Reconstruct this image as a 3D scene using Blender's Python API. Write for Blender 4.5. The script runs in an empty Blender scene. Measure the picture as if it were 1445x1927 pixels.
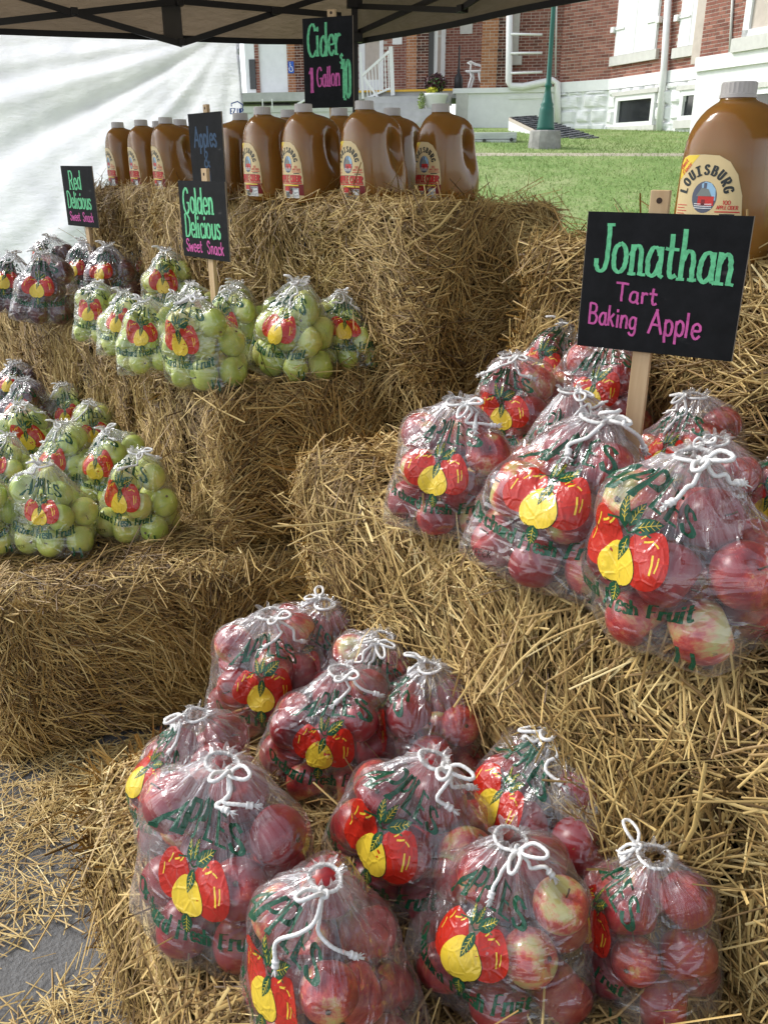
import bpy, bmesh, math, random
import numpy as np
from mathutils import Vector, Matrix, Euler

random.seed(11)
rng = np.random.default_rng(11)
R = math.radians
scene = bpy.context.scene
COL = scene.collection

# ------------------------------------------------------------------ camera, sky, sun, exposure
FPX, PITCH, EYE, CX, CY = 1600.0, R(22.5), 1.45, 722.5, 963.5
cam_d = bpy.data.cameras.new('camera')
cam = bpy.data.objects.new('camera', cam_d)
COL.objects.link(cam)
cam.location = (0, 0, EYE)
cam.rotation_euler = (R(90) - PITCH, 0, 0)
cam_d.sensor_fit = 'VERTICAL'
cam_d.sensor_height = 36.0
cam_d.lens = 36.0 * FPX / 1927.0
cam_d.clip_start, cam_d.clip_end = 0.05, 600
scene.camera = cam

SUN_EL, SUN_AZ = R(42), R(155)          # azimuth of the direction the light comes from (ccw from +X)
w = bpy.data.worlds.new('World')
scene.world = w
w.use_nodes = True
nt = w.node_tree
nt.nodes.clear()
sky = nt.nodes.new('ShaderNodeTexSky')
sky.sky_type = 'NISHITA'
sky.sun_disc = False
sky.sun_elevation = SUN_EL
sky.sun_rotation = math.pi / 2 - SUN_AZ
sky.dust_density = 1.2
sky.air_density = 1.0
hs = nt.nodes.new('ShaderNodeHueSaturation')
hs.inputs['Saturation'].default_value = 0.40
bg = nt.nodes.new('ShaderNodeBackground')
bg.inputs['Strength'].default_value = 0.14
wo = nt.nodes.new('ShaderNodeOutputWorld')
nt.links.new(sky.outputs[0], hs.inputs['Color'])
nt.links.new(hs.outputs[0], bg.inputs['Color'])
nt.links.new(bg.outputs[0], wo.inputs['Surface'])

sd = bpy.data.lights.new('sun', 'SUN')
sd.energy = 1.5
sd.angle = R(18)
sd.color = (1.0, 0.97, 0.93)
sun = bpy.data.objects.new('sun', sd)
COL.objects.link(sun)
ldir = Vector((math.cos(SUN_AZ) * math.cos(SUN_EL), math.sin(SUN_AZ) * math.cos(SUN_EL), math.sin(SUN_EL)))
sun.rotation_euler = (-ldir).to_track_quat('-Z', 'Y').to_euler()
sun.location = ldir * 30

vs = scene.view_settings
vs.view_transform = 'Standard'
vs.look = 'None'
vs.gamma = 1
vs.exposure = 1.08
vs.use_curve_mapping = False
cy = scene.cycles
cy.max_bounces = 10
cy.transparent_max_bounces = 40
cy.diffuse_bounces = 4
cy.glossy_bounces = 4
cy.caustics_reflective = False
cy.caustics_refractive = False
cy.use_denoising = True
cy.sample_clamp_indirect = 6

# ------------------------------------------------------------------ pixel -> place helpers (photo pixels)
cp, sp = math.cos(PITCH), math.sin(PITCH)
def ray(px, py):
    x = (px - CX) / FPX
    y = -(py - CY) / FPX
    return np.array((x, cp + y * sp, -sp + y * cp))
def onz(px, py, z):
    d = ray(px, py)
    t = (z - EYE) / d[2]
    return np.array((d[0] * t, d[1] * t, z))
def atdepth(px, py, t):
    return np.array((0, 0, EYE)) + ray(px, py) * t

# ------------------------------------------------------------------ object helpers
def tag(o, label=None, cat=None, group=None, kind=None):
    if label: o['label'] = label
    if cat: o['category'] = cat
    if group: o['group'] = group
    if kind: o['kind'] = kind
    return o
def thing(name, label, cat, loc=(0, 0, 0), rot=(0, 0, 0), group=None):
    o = bpy.data.objects.new(name, None)
    o.empty_display_size = 0.1
    COL.objects.link(o)
    o.location = loc
    o.rotation_euler = rot
    return tag(o, label, cat, group)
def link(name, me, parent=None):
    o = bpy.data.objects.new(name, me)
    COL.objects.link(o)
    if parent: o.parent = parent
    return o
def np_mesh(name, verts, faces, mats=(), smooth=True, midx=None, attrs=None):
    """verts Nx3 array, faces Mx3/Mx4 array (or list of such arrays)"""
    me = bpy.data.meshes.new(name)
    verts = np.asarray(verts, dtype=np.float32)
    fl = faces if isinstance(faces, list) else [faces]
    fl = [np.asarray(f, dtype=np.int32) for f in fl if len(f)]
    me.vertices.add(len(verts))
    me.vertices.foreach_set('co', verts.ravel())
    nl = sum(f.size for f in fl)
    npol = sum(len(f) for f in fl)
    me.loops.add(nl)
    me.loops.foreach_set('vertex_index', np.concatenate([f.ravel() for f in fl]))
    me.polygons.add(npol)
    sizes = np.concatenate([np.full(len(f), f.shape[1], dtype=np.int32) for f in fl])
    starts = np.concatenate([[0], np.cumsum(sizes)[:-1]]).astype(np.int32)
    me.polygons.foreach_set('loop_start', starts)
    me.polygons.foreach_set('loop_total', sizes)
    me.polygons.foreach_set('use_smooth', np.full(npol, smooth))
    for m in mats: me.materials.append(m)
    if midx is not None:
        me.polygons.foreach_set('material_index', np.asarray(midx, dtype=np.int32))
    for k, a in (attrs or {}).items():
        at = me.attributes.new(k, 'FLOAT', 'POINT')
        at.data.foreach_set('value', np.asarray(a, dtype=np.float32))
    me.update(calc_edges=True)
    me.validate()
    return me

class MB:
    """collects simple solids into ONE mesh"""
    def __init__(s): s.v = []; s.f = []; s.n = 0
    def add(s, verts, faces):
        s.v.extend([tuple(map(float, p)) for p in verts])
        s.f.extend([tuple(i + s.n for i in f) for f in faces])
        s.n = len(s.v)
    def hexa(s, c):          # 8 corners: bottom 4 ccw, top 4
        s.add(c, [(3, 2, 1, 0), (4, 5, 6, 7), (0, 1, 5, 4), (1, 2, 6, 5), (2, 3, 7, 6), (3, 0, 4, 7)])
    def box(s, x0, x1, y0, y1, z0, z1):
        s.hexa([(x0, y0, z0), (x1, y0, z0), (x1, y1, z0), (x0, y1, z0), (x0, y0, z1), (x1, y0, z1), (x1, y1, z1), (x0, y1, z1)])
    def bar(s, a, b, w, h=None, up=(0, 0, 1)):
        h = h or w
        a, b, up = Vector(a), Vector(b), Vector(up)
        d = (b - a).normalized()
        if abs(d.dot(up)) > .98: up = Vector((1, 0, 0))
        x = d.cross(up).normalized() * w / 2
        z = x.cross(d).normalized() * h / 2
        s.hexa([a - x - z, a + x - z, b + x - z, b - x - z, a - x + z, a + x + z, b + x + z, b - x + z])
    def tube(s, pts, r, n=8, caps=True):
        v, f = tube_np(pts, r, n, caps)
        s.add(v, f)
    def lathe(s, prof, n=20, c=(0, 0, 0)):
        base = len(prof)
        vs_ = []
        for (r, z) in prof:
            for k in range(n):
                a = 2 * math.pi * k / n
                vs_.append((c[0] + r * math.cos(a), c[1] + r * math.sin(a), c[2] + z))
        fs = []
        for i in range(base - 1):
            for k in range(n):
                k2 = (k + 1) % n
                fs.append((i * n + k, i * n + k2, (i + 1) * n + k2, (i + 1) * n + k))
        fs.append(tuple(reversed(range(n))))
        fs.append(tuple(range((base - 1) * n, base * n)))
        s.add(vs_, fs)
    def mesh(s, name, mat, smooth=False):
        me = bpy.data.meshes.new(name)
        me.from_pydata(s.v, [], s.f)
        if mat: me.materials.append(mat)
        if smooth:
            me.polygons.foreach_set('use_smooth', [True] * len(me.polygons))
        me.update()
        return me
    def obj(s, name, mat, parent=None, smooth=False, bevel=0):
        o = link(name, s.mesh(name, mat, smooth), parent)
        if bevel:
            b = o.modifiers.new('bevel', 'BEVEL')
            b.width = bevel
            b.segments = 2
            b.limit_method = 'ANGLE'
        return o

def tube_np(pts, r, n=8, caps=True):
    P = np.asarray(pts, float)
    m = len(P)
    rr = np.full(m, r) if np.isscalar(r) else np.asarray(r, float)
    T = np.gradient(P, axis=0)
    T /= np.linalg.norm(T, axis=1)[:, None] + 1e-9
    up = np.array((0, 0, 1.)) if abs(T[0][2]) < .9 else np.array((1., 0, 0))
    x = np.cross(T[0], up); x /= np.linalg.norm(x)
    V = []
    for i in range(m):
        x = x - T[i] * x.dot(T[i])
        x /= np.linalg.norm(x) + 1e-9
        y = np.cross(T[i], x)
        for k in range(n):
            a = 2 * math.pi * k / n
            V.append(P[i] + rr[i] * (math.cos(a) * x + math.sin(a) * y))
    F = []
    for i in range(m - 1):
        for k in range(n):
            k2 = (k + 1) % n
            F.append((i * n + k, i * n + k2, (i + 1) * n + k2, (i + 1) * n + k))
    if caps:
        F.append(tuple(reversed(range(n))))
        F.append(tuple(range((m - 1) * n, m * n)))
    return V, F

def catmull(pts, sub=5, closed=False):
    P = [np.asarray(p, float) for p in pts]
    n = len(P)
    out = []
    rngi = range(n if closed else n - 1)
    for i in rngi:
        if closed:
            p0, p1, p2, p3 = P[(i - 1) % n], P[i], P[(i + 1) % n], P[(i + 2) % n]
        else:
            p1, p2 = P[i], P[i + 1]
            p0 = P[i - 1] if i > 0 else 2 * p1 - p2
            p3 = P[i + 2] if i + 2 < n else 2 * p2 - p1
        for k in range(sub):
            t = k / sub
            out.append(.5 * ((2 * p1) + (-p0 + p2) * t + (2 * p0 - 5 * p1 + 4 * p2 - p3) * t * t + (-p0 + 3 * p1 - 3 * p2 + p3) * t ** 3))
    out.append(P[0] if closed else P[-1])
    return np.array(out)

# smooth pseudo-random fields (sums of sines), cheap in numpy
class Field:
    def __init__(s, seed, scale, n=10, dim=3):
        g = np.random.default_rng(seed)
        s.k = g.normal(0, scale, (n, dim)); s.p = g.uniform(0, 6.28, n); s.a = g.uniform(.5, 1, n); s.a /= np.sqrt((s.a ** 2).sum() / 2)
    def __call__(s, X):
        return (np.sin(X @ s.k.T + s.p) * s.a).sum(-1)

# ------------------------------------------------------------------ materials
class NT:
    def __init__(s, name):
        s.m = bpy.data.materials.new(name)
        s.m.use_nodes = True
        s.t = s.m.node_tree
        s.t.nodes.clear()
        s.out = s.t.nodes.new('ShaderNodeOutputMaterial')
    def n(s, typ, ins=None, **props):
        nd = s.t.nodes.new('ShaderNode' + typ)
        for k, v in props.items(): setattr(nd, k, v)
        for k, v in (ins or {}).items():
            sock = nd.inputs[k]
            if isinstance(v, bpy.types.NodeSocket): s.t.links.new(v, sock)
            elif isinstance(v, bpy.types.Node): s.t.links.new(v.outputs[0], sock)
            elif hasattr(sock, 'default_value'):
                sock.default_value = (*v, 1) if isinstance(v, tuple) and len(v) == 3 and sock.type == 'RGBA' else v
        return nd
    def ramp(s, fac, stops, interp='LINEAR'):
        nd = s.n('ValToRGB', {'Fac': fac})
        cr = nd.color_ramp
        cr.interpolation = interp
        while len(cr.elements) < len(stops): cr.elements.new(.5)
        for e, (p, c) in zip(cr.elements, stops):
            e.position = p
            e.color = (*c, 1) if len(c) == 3 else c
        return nd
    def math(s, op, a, b=0.0, c=None, clamp=False):
        nd = s.n('Math', {0: a, 1: b}, operation=op, use_clamp=clamp)
        if c is not None: nd.inputs[2].default_value = c
        return nd
    def mixc(s, fac, a, b, blend='MIX'):
        nd = s.n('Mix', data_type='RGBA', blend_type=blend)
        for sock, v in ((nd.inputs[0], fac), (nd.inputs[6], a), (nd.inputs[7], b)):
            if isinstance(v, bpy.types.NodeSocket): s.t.links.new(v, sock)
            elif isinstance(v, bpy.types.Node): s.t.links.new(v.outputs[0], sock)
            elif isinstance(v, tuple): sock.default_value = (*v, 1)
            else: sock.default_value = v
        return nd.outputs[2]
    def surf(s, sh):
        s.t.links.new(sh.outputs[0] if isinstance(sh, bpy.types.Node) else sh, s.out.inputs['Surface'])
        return s.m
    def bsdf(s, col, rough=.5, normal=None, spec=.5, **kw):
        ins = {'Base Color': col, 'Roughness': rough, 'Specular IOR Level': spec}
        if normal is not None: ins['Normal'] = normal
        ins.update(kw)
        return s.n('BsdfPrincipled', ins)

def simple(name, col, rough=.6, var=.12, scale=14, bump=0.0, bscale=60, spec=.4, metal=0.0):
    t = NT(name)
    tc = t.n('TexCoord')
    nz = t.n('TexNoise', {'Vector': tc.outputs['Object'], 'Scale': float(scale), 'Detail': 5.0, 'Roughness': .6})
    lo = tuple(c * (1 - var) for c in col)
    hi = tuple(min(1, c * (1 + var)) for c in col)
    cr = t.ramp(nz.outputs['Fac'], [(.3, lo), (.7, hi)])
    nrm = None
    if bump:
        nb = t.n('TexNoise', {'Vector': tc.outputs['Object'], 'Scale': float(bscale), 'Detail': 4.0})
        nrm = t.n('Bump', {'Height': nb.outputs['Fac'], 'Strength': bump, 'Distance': .01})
    return t.surf(t.bsdf(cr, rough, nrm, spec, Metallic=metal))

M = {}
def straw_mat(name, stops, rough=.5):
    t = NT(name)
    at = t.n('Attribute', attribute_name='tint')
    cr = t.ramp(at.outputs['Fac'], stops)
    return t.surf(t.bsdf(cr, rough, None, .35))
STR = [(0, (.11, .062, .022)), (.22, (.29, .175, .058)), (.55, (.50, .34, .120)), (.85, (.64, .475, .190)), (1, (.76, .62, .32))]
M['straw'] = straw_mat('straw', STR)
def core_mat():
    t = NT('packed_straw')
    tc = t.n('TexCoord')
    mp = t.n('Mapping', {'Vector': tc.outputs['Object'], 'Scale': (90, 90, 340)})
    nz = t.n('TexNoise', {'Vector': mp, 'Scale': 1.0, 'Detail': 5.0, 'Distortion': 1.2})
    cr = t.ramp(nz.outputs['Fac'], [(.35, (.018, .010, .004)), (.6, (.09, .052, .019)), (.75, (.18, .115, .042))])  # near-black browns paint in the shade deep between the straws
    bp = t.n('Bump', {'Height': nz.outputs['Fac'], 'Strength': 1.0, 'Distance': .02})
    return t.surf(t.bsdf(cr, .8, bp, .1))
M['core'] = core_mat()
M['twine'] = simple('blue_twine', (.03, .06, .12), .7)

def apple_mat(name, kind):
    t = NT(name)
    tc = t.n('TexCoord')
    oi = t.n('ObjectInfo')
    sep = t.n('SeparateXYZ', {'Vector': tc.outputs['Object']})
    rv = t.n('VectorMath', {0: tc.outputs['Object']}, operation='ADD')
    rx = t.n('CombineXYZ', {'X': t.math('MULTIPLY', oi.outputs['Random'], 37.0), 'Y': t.math('MULTIPLY', oi.outputs['Random'], 91.0)})
    t.t.links.new(rx.outputs[0], rv.inputs[1])
    big = t.n('TexNoise', {'Vector': rv, 'Scale': .9, 'Detail': 3.0, 'Roughness': .55})
    mp = t.n('Mapping', {'Vector': rv, 'Scale': (7, 7, 1.1)})
    strk = t.n('TexNoise', {'Vector': mp, 'Scale': 1.6, 'Detail': 4.0, 'Roughness': .65})
    dots = t.n('TexVoronoi', {'Vector': rv, 'Scale': 11.0})
    dot = t.math('LESS_THAN', dots.outputs['Distance'], .10)
    if kind == 'jonathan':
        # amount of red: blush side + streaks, yellowish-green in patches and round the stem
        a = t.math('ADD', t.math('MULTIPLY', big.outputs['Fac'], 1.5), t.math('MULTIPLY', strk.outputs['Fac'], .45))
        a = t.math('SUBTRACT', a, t.math('MULTIPLY', t.math('POWER', t.math('ABSOLUTE', sep.outputs['Z']), 4.0), .25))
        a = t.math('ADD', a, t.math('MULTIPLY', t.math('SUBTRACT', oi.outputs['Random'], .5), .50))
        cr = t.ramp(a, [(.52, (.50, .44, .14)), (.65, (.58, .26, .10)), (.76, (.52, .060, .038)), (.90, (.35, .018, .020)), (1.0, (.25, .011, .015))])
        col = t.mixc(t.math('MULTIPLY', dot, .35), cr.outputs[0], (.62, .45, .30))
        sh = t.bsdf(col, .30, None, .5)
    elif kind == 'golden':
        a = t.math('ADD', big.outputs['Fac'], t.math('MULTIPLY', t.math('SUBTRACT', oi.outputs['Random'], .5), .25))
        cr = t.ramp(a, [(.3, (.40, .52, .075)), (.5, (.53, .61, .115)), (.66, (.65, .64, .15)), (.82, (.70, .56, .17))])
        col = t.mixc(t.math('MULTIPLY', dot, .22), cr.outputs[0], (.40, .36, .14))
        sh = t.bsdf(col, .34, None, .45)
    else:
        a = t.math('ADD', big.outputs['Fac'], t.math('MULTIPLY', strk.outputs['Fac'], .4))
        cr = t.ramp(a, [(.45, (.13, .016, .014)), (.7, (.075, .006, .012)), (.95, (.04, .003, .009))])
        col = t.mixc(t.math('MULTIPLY', dot, .25), cr.outputs[0], (.35, .2, .13))
        sh = t.bsdf(col, .28, None, .5)
    return t.surf(sh)
for k in ('jonathan', 'golden', 'delicious'): M['apple_' + k] = apple_mat('skin_' + k, k)
M['stem'] = simple('apple_stem', (.10, .06, .03), .8)

def film_mat():
    t = NT('clear_film')
    uv = t.n('Attribute', attribute_name='UVMap', attribute_type='GEOMETRY')
    uvn = t.n('UVMap', uv_map='UVMap')
    gap = t.n('Attribute', attribute_name='gap')
    gat = t.n('Attribute', attribute_name='gather')
    mp = t.n('Mapping', {'Vector': uvn.outputs[0], 'Scale': (150, 14, 1)})
    pl = t.n('TexNoise', {'Vector': mp, 'Scale': 1.0, 'Detail': 2.0, 'Distortion': .6})
    mp2 = t.n('Mapping', {'Vector': uvn.outputs[0], 'Scale': (36, 44, 1), 'Rotation': (0, 0, .5)})
    nzd = t.n('TexNoise', {'Vector': mp2, 'Scale': .5, 'Detail': 2.0})
    vv = t.n('VectorMath', {0: mp2, 1: nzd.outputs['Color']}, operation='ADD')
    vo = t.n('TexVoronoi', {'Vector': vv, 'Scale': .75}, feature='DISTANCE_TO_EDGE')
    crease = t.math('MULTIPLY', t.math('SUBTRACT', .14, vo.outputs['Distance'], clamp=True), 5.0)
    mp3 = t.n('Mapping', {'Vector': uvn.outputs[0], 'Scale': (14, 120, 1), 'Rotation': (0, 0, .35)})
    st = t.n('TexNoise', {'Vector': mp3, 'Scale': 1.0, 'Detail': 2.0, 'Distortion': .4})
    h = t.math('ADD', t.math('MULTIPLY', pl.outputs['Fac'], t.math('ADD', t.math('MULTIPLY', gat.outputs['Fac'], 1.4), .15)), t.math('MULTIPLY', crease, .42))
    h = t.math('ADD', h, t.math('MULTIPLY', st.outputs['Fac'], .28))
    bp = t.n('Bump', {'Height': h, 'Strength': 1.0, 'Distance': .006})
    lw = t.n('LayerWeight', {'Blend': .35, 'Normal': bp})
    fc = lw.outputs['Facing']
    gl = t.n('BsdfGlossy', {'Color': (1, 1, 1), 'Roughness': .13, 'Normal': bp})
    tr = t.n('BsdfTransparent', {'Color': (.985, .985, .985)})
    df = t.n('BsdfDiffuse', {'Color': (.86, .86, .87), 'Normal': bp})
    tl = t.n('BsdfTranslucent', {'Color': (.86, .86, .87)})
    hz = t.n('MixShader', {0: .5, 1: df, 2: tl})
    cl = t.n('TexNoise', {'Vector': uvn.outputs[0], 'Scale': 28.0, 'Detail': 4.0, 'Roughness': .6})
    cloud = t.ramp(cl.outputs['Fac'], [(.42, (0, 0, 0)), (.62, (1, 1, 1))])
    hf = t.math('MULTIPLY', gap.outputs['Fac'], t.math('ADD', t.math('MULTIPLY', cloud, .12), .025))
    hf = t.math('ADD', hf, t.math('MULTIPLY', t.math('POWER', gat.outputs['Fac'], 3.0), .26))
    hf = t.math('ADD', hf, t.math('MULTIPLY', t.math('POWER', fc, 3.5), .16))
    hf = t.math('ADD', hf, t.math('MULTIPLY', crease, .04))
    hf = t.math('ADD', hf, .008, clamp=True)
    base = t.n('MixShader', {0: hf, 1: tr, 2: hz})
    gf = t.math('ADD', t.math('MULTIPLY', t.math('POWER', fc, 2.2), .55), .085, clamp=True)
    return t.surf(t.n('MixShader', {0: gf, 1: base, 2: gl}))
M['film'] = film_mat()

def ink(name, col, alpha=.93):
    t = NT(name)
    tc = t.n('TexCoord')
    mp = t.n('Mapping', {'Vector': tc.outputs['Object'], 'Scale': (95, 95, 22)})
    nz = t.n('TexNoise', {'Vector': mp, 'Scale': 1.0, 'Detail': 3.0, 'Distortion': .8})
    vo = t.n('TexVoronoi', {'Vector': tc.outputs['Object'], 'Scale': 46.0}, feature='DISTANCE_TO_EDGE')
    h = t.math('ADD', nz.outputs['Fac'], t.math('MULTIPLY', t.math('SUBTRACT', .12, vo.outputs['Distance'], clamp=True), 4.0))
    bp = t.n('Bump', {'Height': h, 'Strength': .28, 'Distance': .005})
    b = t.bsdf(col, .24, bp, .5)
    b.inputs['Coat Weight'].default_value = .3
    b.inputs['Coat Roughness'].default_value = .10
    t.t.links.new(bp.outputs[0], b.inputs['Coat Normal'])
    tr = t.n('BsdfTransparent')
    # ink rubbed thin along the creases
    n2 = t.n('TexNoise', {'Vector': mp, 'Scale': 2.3, 'Detail': 2.0})
    wear = t.ramp(n2.outputs['Fac'], [(.62, (alpha,) * 3), (.76, (alpha * .7,) * 3)])
    return t.surf(t.n('MixShader', {0: wear.outputs[0], 1: tr, 2: b}))
M['ink_green'] = ink('ink_green', (.003, .068, .030), .96)
M['ink_leaf'] = ink('ink_leaf', (.006, .075, .030), .96)
M['ink_red'] = ink('ink_red', (.47, .022, .010), .93)
M['ink_yellow'] = ink('ink_yellow', (.78, .55, .045), .93)
M['ink_dark'] = ink('ink_dark', (.012, .018, .012), .96)

def rope_mat():
    t = NT('cotton_cord')
    uvn = t.n('TexCoord')
    wv = t.n('TexWave', {'Vector': uvn.outputs['UV'], 'Scale': 1.0, 'Distortion': 1.0}, wave_type='BANDS', bands_direction='DIAGONAL')
    nz = t.n('TexNoise', {'Vector': uvn.outputs['Object'], 'Scale': 900.0, 'Detail': 3.0})
    h = t.math('ADD', wv.outputs['Fac'], t.math('MULTIPLY', nz.outputs['Fac'], .6))
    bp = t.n('Bump', {'Height': h, 'Strength': .9, 'Distance': .0012})
    cr = t.ramp(nz.outputs['Fac'], [(.3, (.66, .64, .60)), (.6, (.82, .81, .79))])
    return t.surf(t.bsdf(cr, .9, bp, .15))
M['rope'] = rope_mat()

# ------------------------------------------------------------------ stroke lettering
GL = {
 'A': (.82, ['0,0 .4,1', '.4,1 .8,0', '.15,.35 .65,.35'], [(0, 0), (.8, 0)]),
 'B': (.75, ['.1,0 .1,1', 'c.1,1 .45,1 .6,.86 .57,.64 .4,.54 .1,.53', 'c.1,.53 .5,.53 .68,.38 .66,.15 .45,0 .1,0'], []),
 'C': (.75, ['c.68,.80 .52,.98 .28,.96 .08,.72 .05,.35 .2,.06 .45,0 .70,.16'], []),
 'D': (.78, ['.1,0 .1,1', 'c.1,1 .4,.99 .65,.8 .7,.5 .65,.2 .4,.01 .1,0'], []),
 'E': (.68, ['.1,0 .1,1', '.1,1 .6,1', '.1,.52 .5,.52', '.1,0 .62,0'], []),
 'F': (.66, ['.1,0 .1,1', '.1,1 .6,1', '.1,.52 .5,.52'], [(.1, 0)]),
 'G': (.8, ['c.68,.82 .52,.98 .28,.96 .08,.72 .05,.35 .2,.06 .45,0 .68,.16 .68,.42', '.45,.42 .74,.42'], []),
 'I': (.26, ['.1,0 .1,1'], [(.1, 0), (.1, 1)]),
 'J': (.6, ['c.45,1 .45,.6 .44,.25 .36,.05 .2,0 .06,.08 .03,.25'], [(.45, 1)]),
 'K': (.7, ['.1,0 .1,1', '.6,1 .1,.42', '.25,.55 .65,0'], [(.1, 0), (.1, 1)]),
 'L': (.66, ['.1,0 .1,1', '.1,0 .6,0'], [(.1, 1)]),
 'O': (.82, ['o.4,1 .68,.82 .75,.5 .68,.18 .4,0 .12,.18 .05,.5 .12,.82'], []),
 'P': (.7, ['.1,0 .1,1', 'c.1,1 .45,1 .63,.84 .6,.6 .4,.48 .1,.47'], [(.1, 0)]),
 'R': (.74, ['.1,0 .1,1', 'c.1,1 .45,1 .63,.84 .6,.6 .4,.48 .1,.47', '.35,.48 .66,0'], [(.1, 0), (.66, 0)]),
 'S': (.66, ['c.57,.82 .42,.99 .2,.95 .09,.77 .2,.6 .45,.45 .58,.25 .45,.03 .2,.01 .05,.2'], []),
 'T': (.72, ['.35,0 .35,1', '0,1 .7,1'], [(.35, 0)]),
 'U': (.78, ['c.1,1 .1,.6 .12,.25 .24,.03 .42,.0 .6,.1 .65,.35 .65,1'], [(.1, 1), (.65, 1)]),
 'a': (.62, ['c.50,.46 .4,.6 .2,.58 .07,.36 .09,.1 .25,0 .42,.09 .51,.3', 'c.51,.62 .51,.3 .52,.05 .62,.0'], []),
 'c': (.54, ['c.5,.48 .36,.62 .15,.55 .06,.3 .15,.06 .34,0 .5,.12'], []),
 'd': (.64, ['c.50,.46 .4,.6 .2,.58 .07,.36 .09,.1 .25,0 .42,.09 .51,.3', '.52,0 .52,1'], [(.52, 0)]),
 'e': (.56, ['c.08,.32 .5,.34 .46,.54 .3,.62 .12,.52 .06,.3 .15,.06 .34,0 .5,.12'], []),
 'g': (.62, ['c.50,.46 .4,.6 .2,.58 .07,.36 .09,.12 .25,.03 .42,.1 .51,.3', 'c.52,.62 .52,.2 .52,-.1 .4,-.28 .22,-.28 .08,-.18'], []),
 'h': (.62, ['.1,0 .1,1', 'c.1,.40 .25,.6 .42,.6 .5,.42 .5,0'], [(.1, 0), (.5, 0)]),
 'i': (.26, ['.1,0 .1,.62', '.1,.80 .11,.90'], [(.1, 0)]),
 'k': (.58, ['.1,0 .1,1', '.48,.62 .1,.28', '.22,.38 .52,0'], []),
 'l': (.25, ['.1,0 .1,1'], [(.1, 0)]),
 'n': (.62, ['.1,0 .1,.62', 'c.1,.40 .25,.6 .42,.6 .5,.42 .5,0'], [(.1, 0), (.5, 0)]),
 'o': (.6, ['o.3,.62 .48,.52 .54,.3 .47,.08 .3,0 .12,.08 .06,.3 .12,.52'], []),
 'p': (.6, ['.1,-.32 .1,.62', 'c.1,.46 .28,.62 .47,.52 .52,.3 .45,.06 .28,0 .1,.14'], []),
 'r': (.46, ['.1,0 .1,.62', 'c.1,.38 .2,.55 .32,.61 .42,.56'], [(.1, 0)]),
 's': (.48, ['c.42,.5 .28,.62 .1,.56 .1,.42 .25,.33 .42,.22 .40,.06 .25,0 .05,.1'], []),
 't': (.46, ['c.2,.90 .2,.5 .2,.2 .27,.02 .44,.08', '0,.62 .42,.62'], []),
 'u': (.62, ['c.1,.62 .1,.25 .18,.02 .34,.02 .5,.2', '.5,.62 .5,0'], []),
 'v': (.5, ['0,.62 .24,0', '.24,0 .48,.62'], []),
 'w': (.8, ['0,.62 .18,0', '.18,0 .36,.5', '.36,.5 .54,0', '.54,0 .72,.62'], []),
 '0': (.66, ['o.3,1 .5,.86 .56,.5 .5,.14 .3,0 .1,.14 .04,.5 .1,.86'], []),
 '1': (.42, ['.06,.8 .25,1', '.25,1 .25,0'], [(.25, 0)]),
 '2': (.62, ['c.06,.76 .2,.99 .45,.96 .53,.72 .36,.4 .05,0', '.05,0 .58,0'], []),
 '$': (.66, ['c.57,.78 .42,.92 .2,.88 .09,.73 .2,.58 .45,.45 .58,.27 .45,.09 .2,.07 .05,.22', '.32,-.05 .32,1.05'], []),
 '/': (.45, ['0,-.05 .4,1.05'], []),
 '&': (.7, ['c.64,0 .15,.66 .2,.94 .38,.94 .4,.72 .1,.36 .08,.1 .3,0 .6,.36'], []),
 ' ': (.32, [], []),
}
def strokes_of(text, serif, track=.06):
    """list of (polyline Nx2, is_serif) with the pen starting at x=0, cap height 1; returns list and width"""
    x = 0
    out = []
    for ch in text:
        adv, st, se = GL[ch]
        for j, s_ in enumerate(st):
            mode = s_[0] if s_[0] in 'co' else ''
            pts = [tuple(map(float, q.split(','))) for q in s_.lstrip('co').split()]
            P = catmull(pts, 4, mode == 'o') if mode else np.array([np.array(pts[0]) + (np.array(pts[-1]) - np.array(pts[0])) * k / 4 for k in range(5)])
            out.append((P + (x, 0), False, j))
        if serif:
            for j, (a, b) in enumerate(se):
                out.append((np.array([(x + a - .13, b), (x + a, b), (x + a + .13, b)]), True, 5 + j))
        x += adv + track
    return out, x - track
def letter_quads(text, thick, thin, serif=True, shear=0.0, track=.06, fit=None, jit=0.0, seed=0):
    """flat lettering: (verts Nx3 with z = layer, faces) scaled to cap height 1; overlapping strokes sit on their own layer"""
    g = np.random.default_rng(seed)
    st, W = strokes_of(text, serif, track)
    V, F = [], []
    n = 0
    sx = (fit / W) if fit else 1.0
    for P, is_serif, layer in st:
        P = P.copy()
        P[:, 0] *= sx
        if jit: P = P + g.normal(0, jit, P.shape) * .5 + g.normal(0, jit, 2)
        T = np.gradient(P, axis=0)
        T /= np.linalg.norm(T, axis=1)[:, None] + 1e-9
        hw = (thin + (thick - thin) * np.abs(T[:, 1])) / 2
        if is_serif: hw = np.full(len(P), max(thin, thick * .55) / 2)
        N = np.stack([-T[:, 1], T[:, 0]], 1)
        P2 = P.copy()
        P2[0] -= T[0] * hw[0] * .4
        P2[-1] += T[-1] * hw[-1] * .4
        A, B = P2 + N * hw[:, None], P2 - N * hw[:, None]
        k = len(P)
        for q in A: V.append((q[0] + shear * q[1], q[1], layer))
        for q in B: V.append((q[0] + shear * q[1], q[1], layer))
        for i in range(k - 1): F.append((n + i, n + k + i, n + k + i + 1, n + i + 1))
        n += 2 * k
    return np.array(V), F, W * sx

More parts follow.
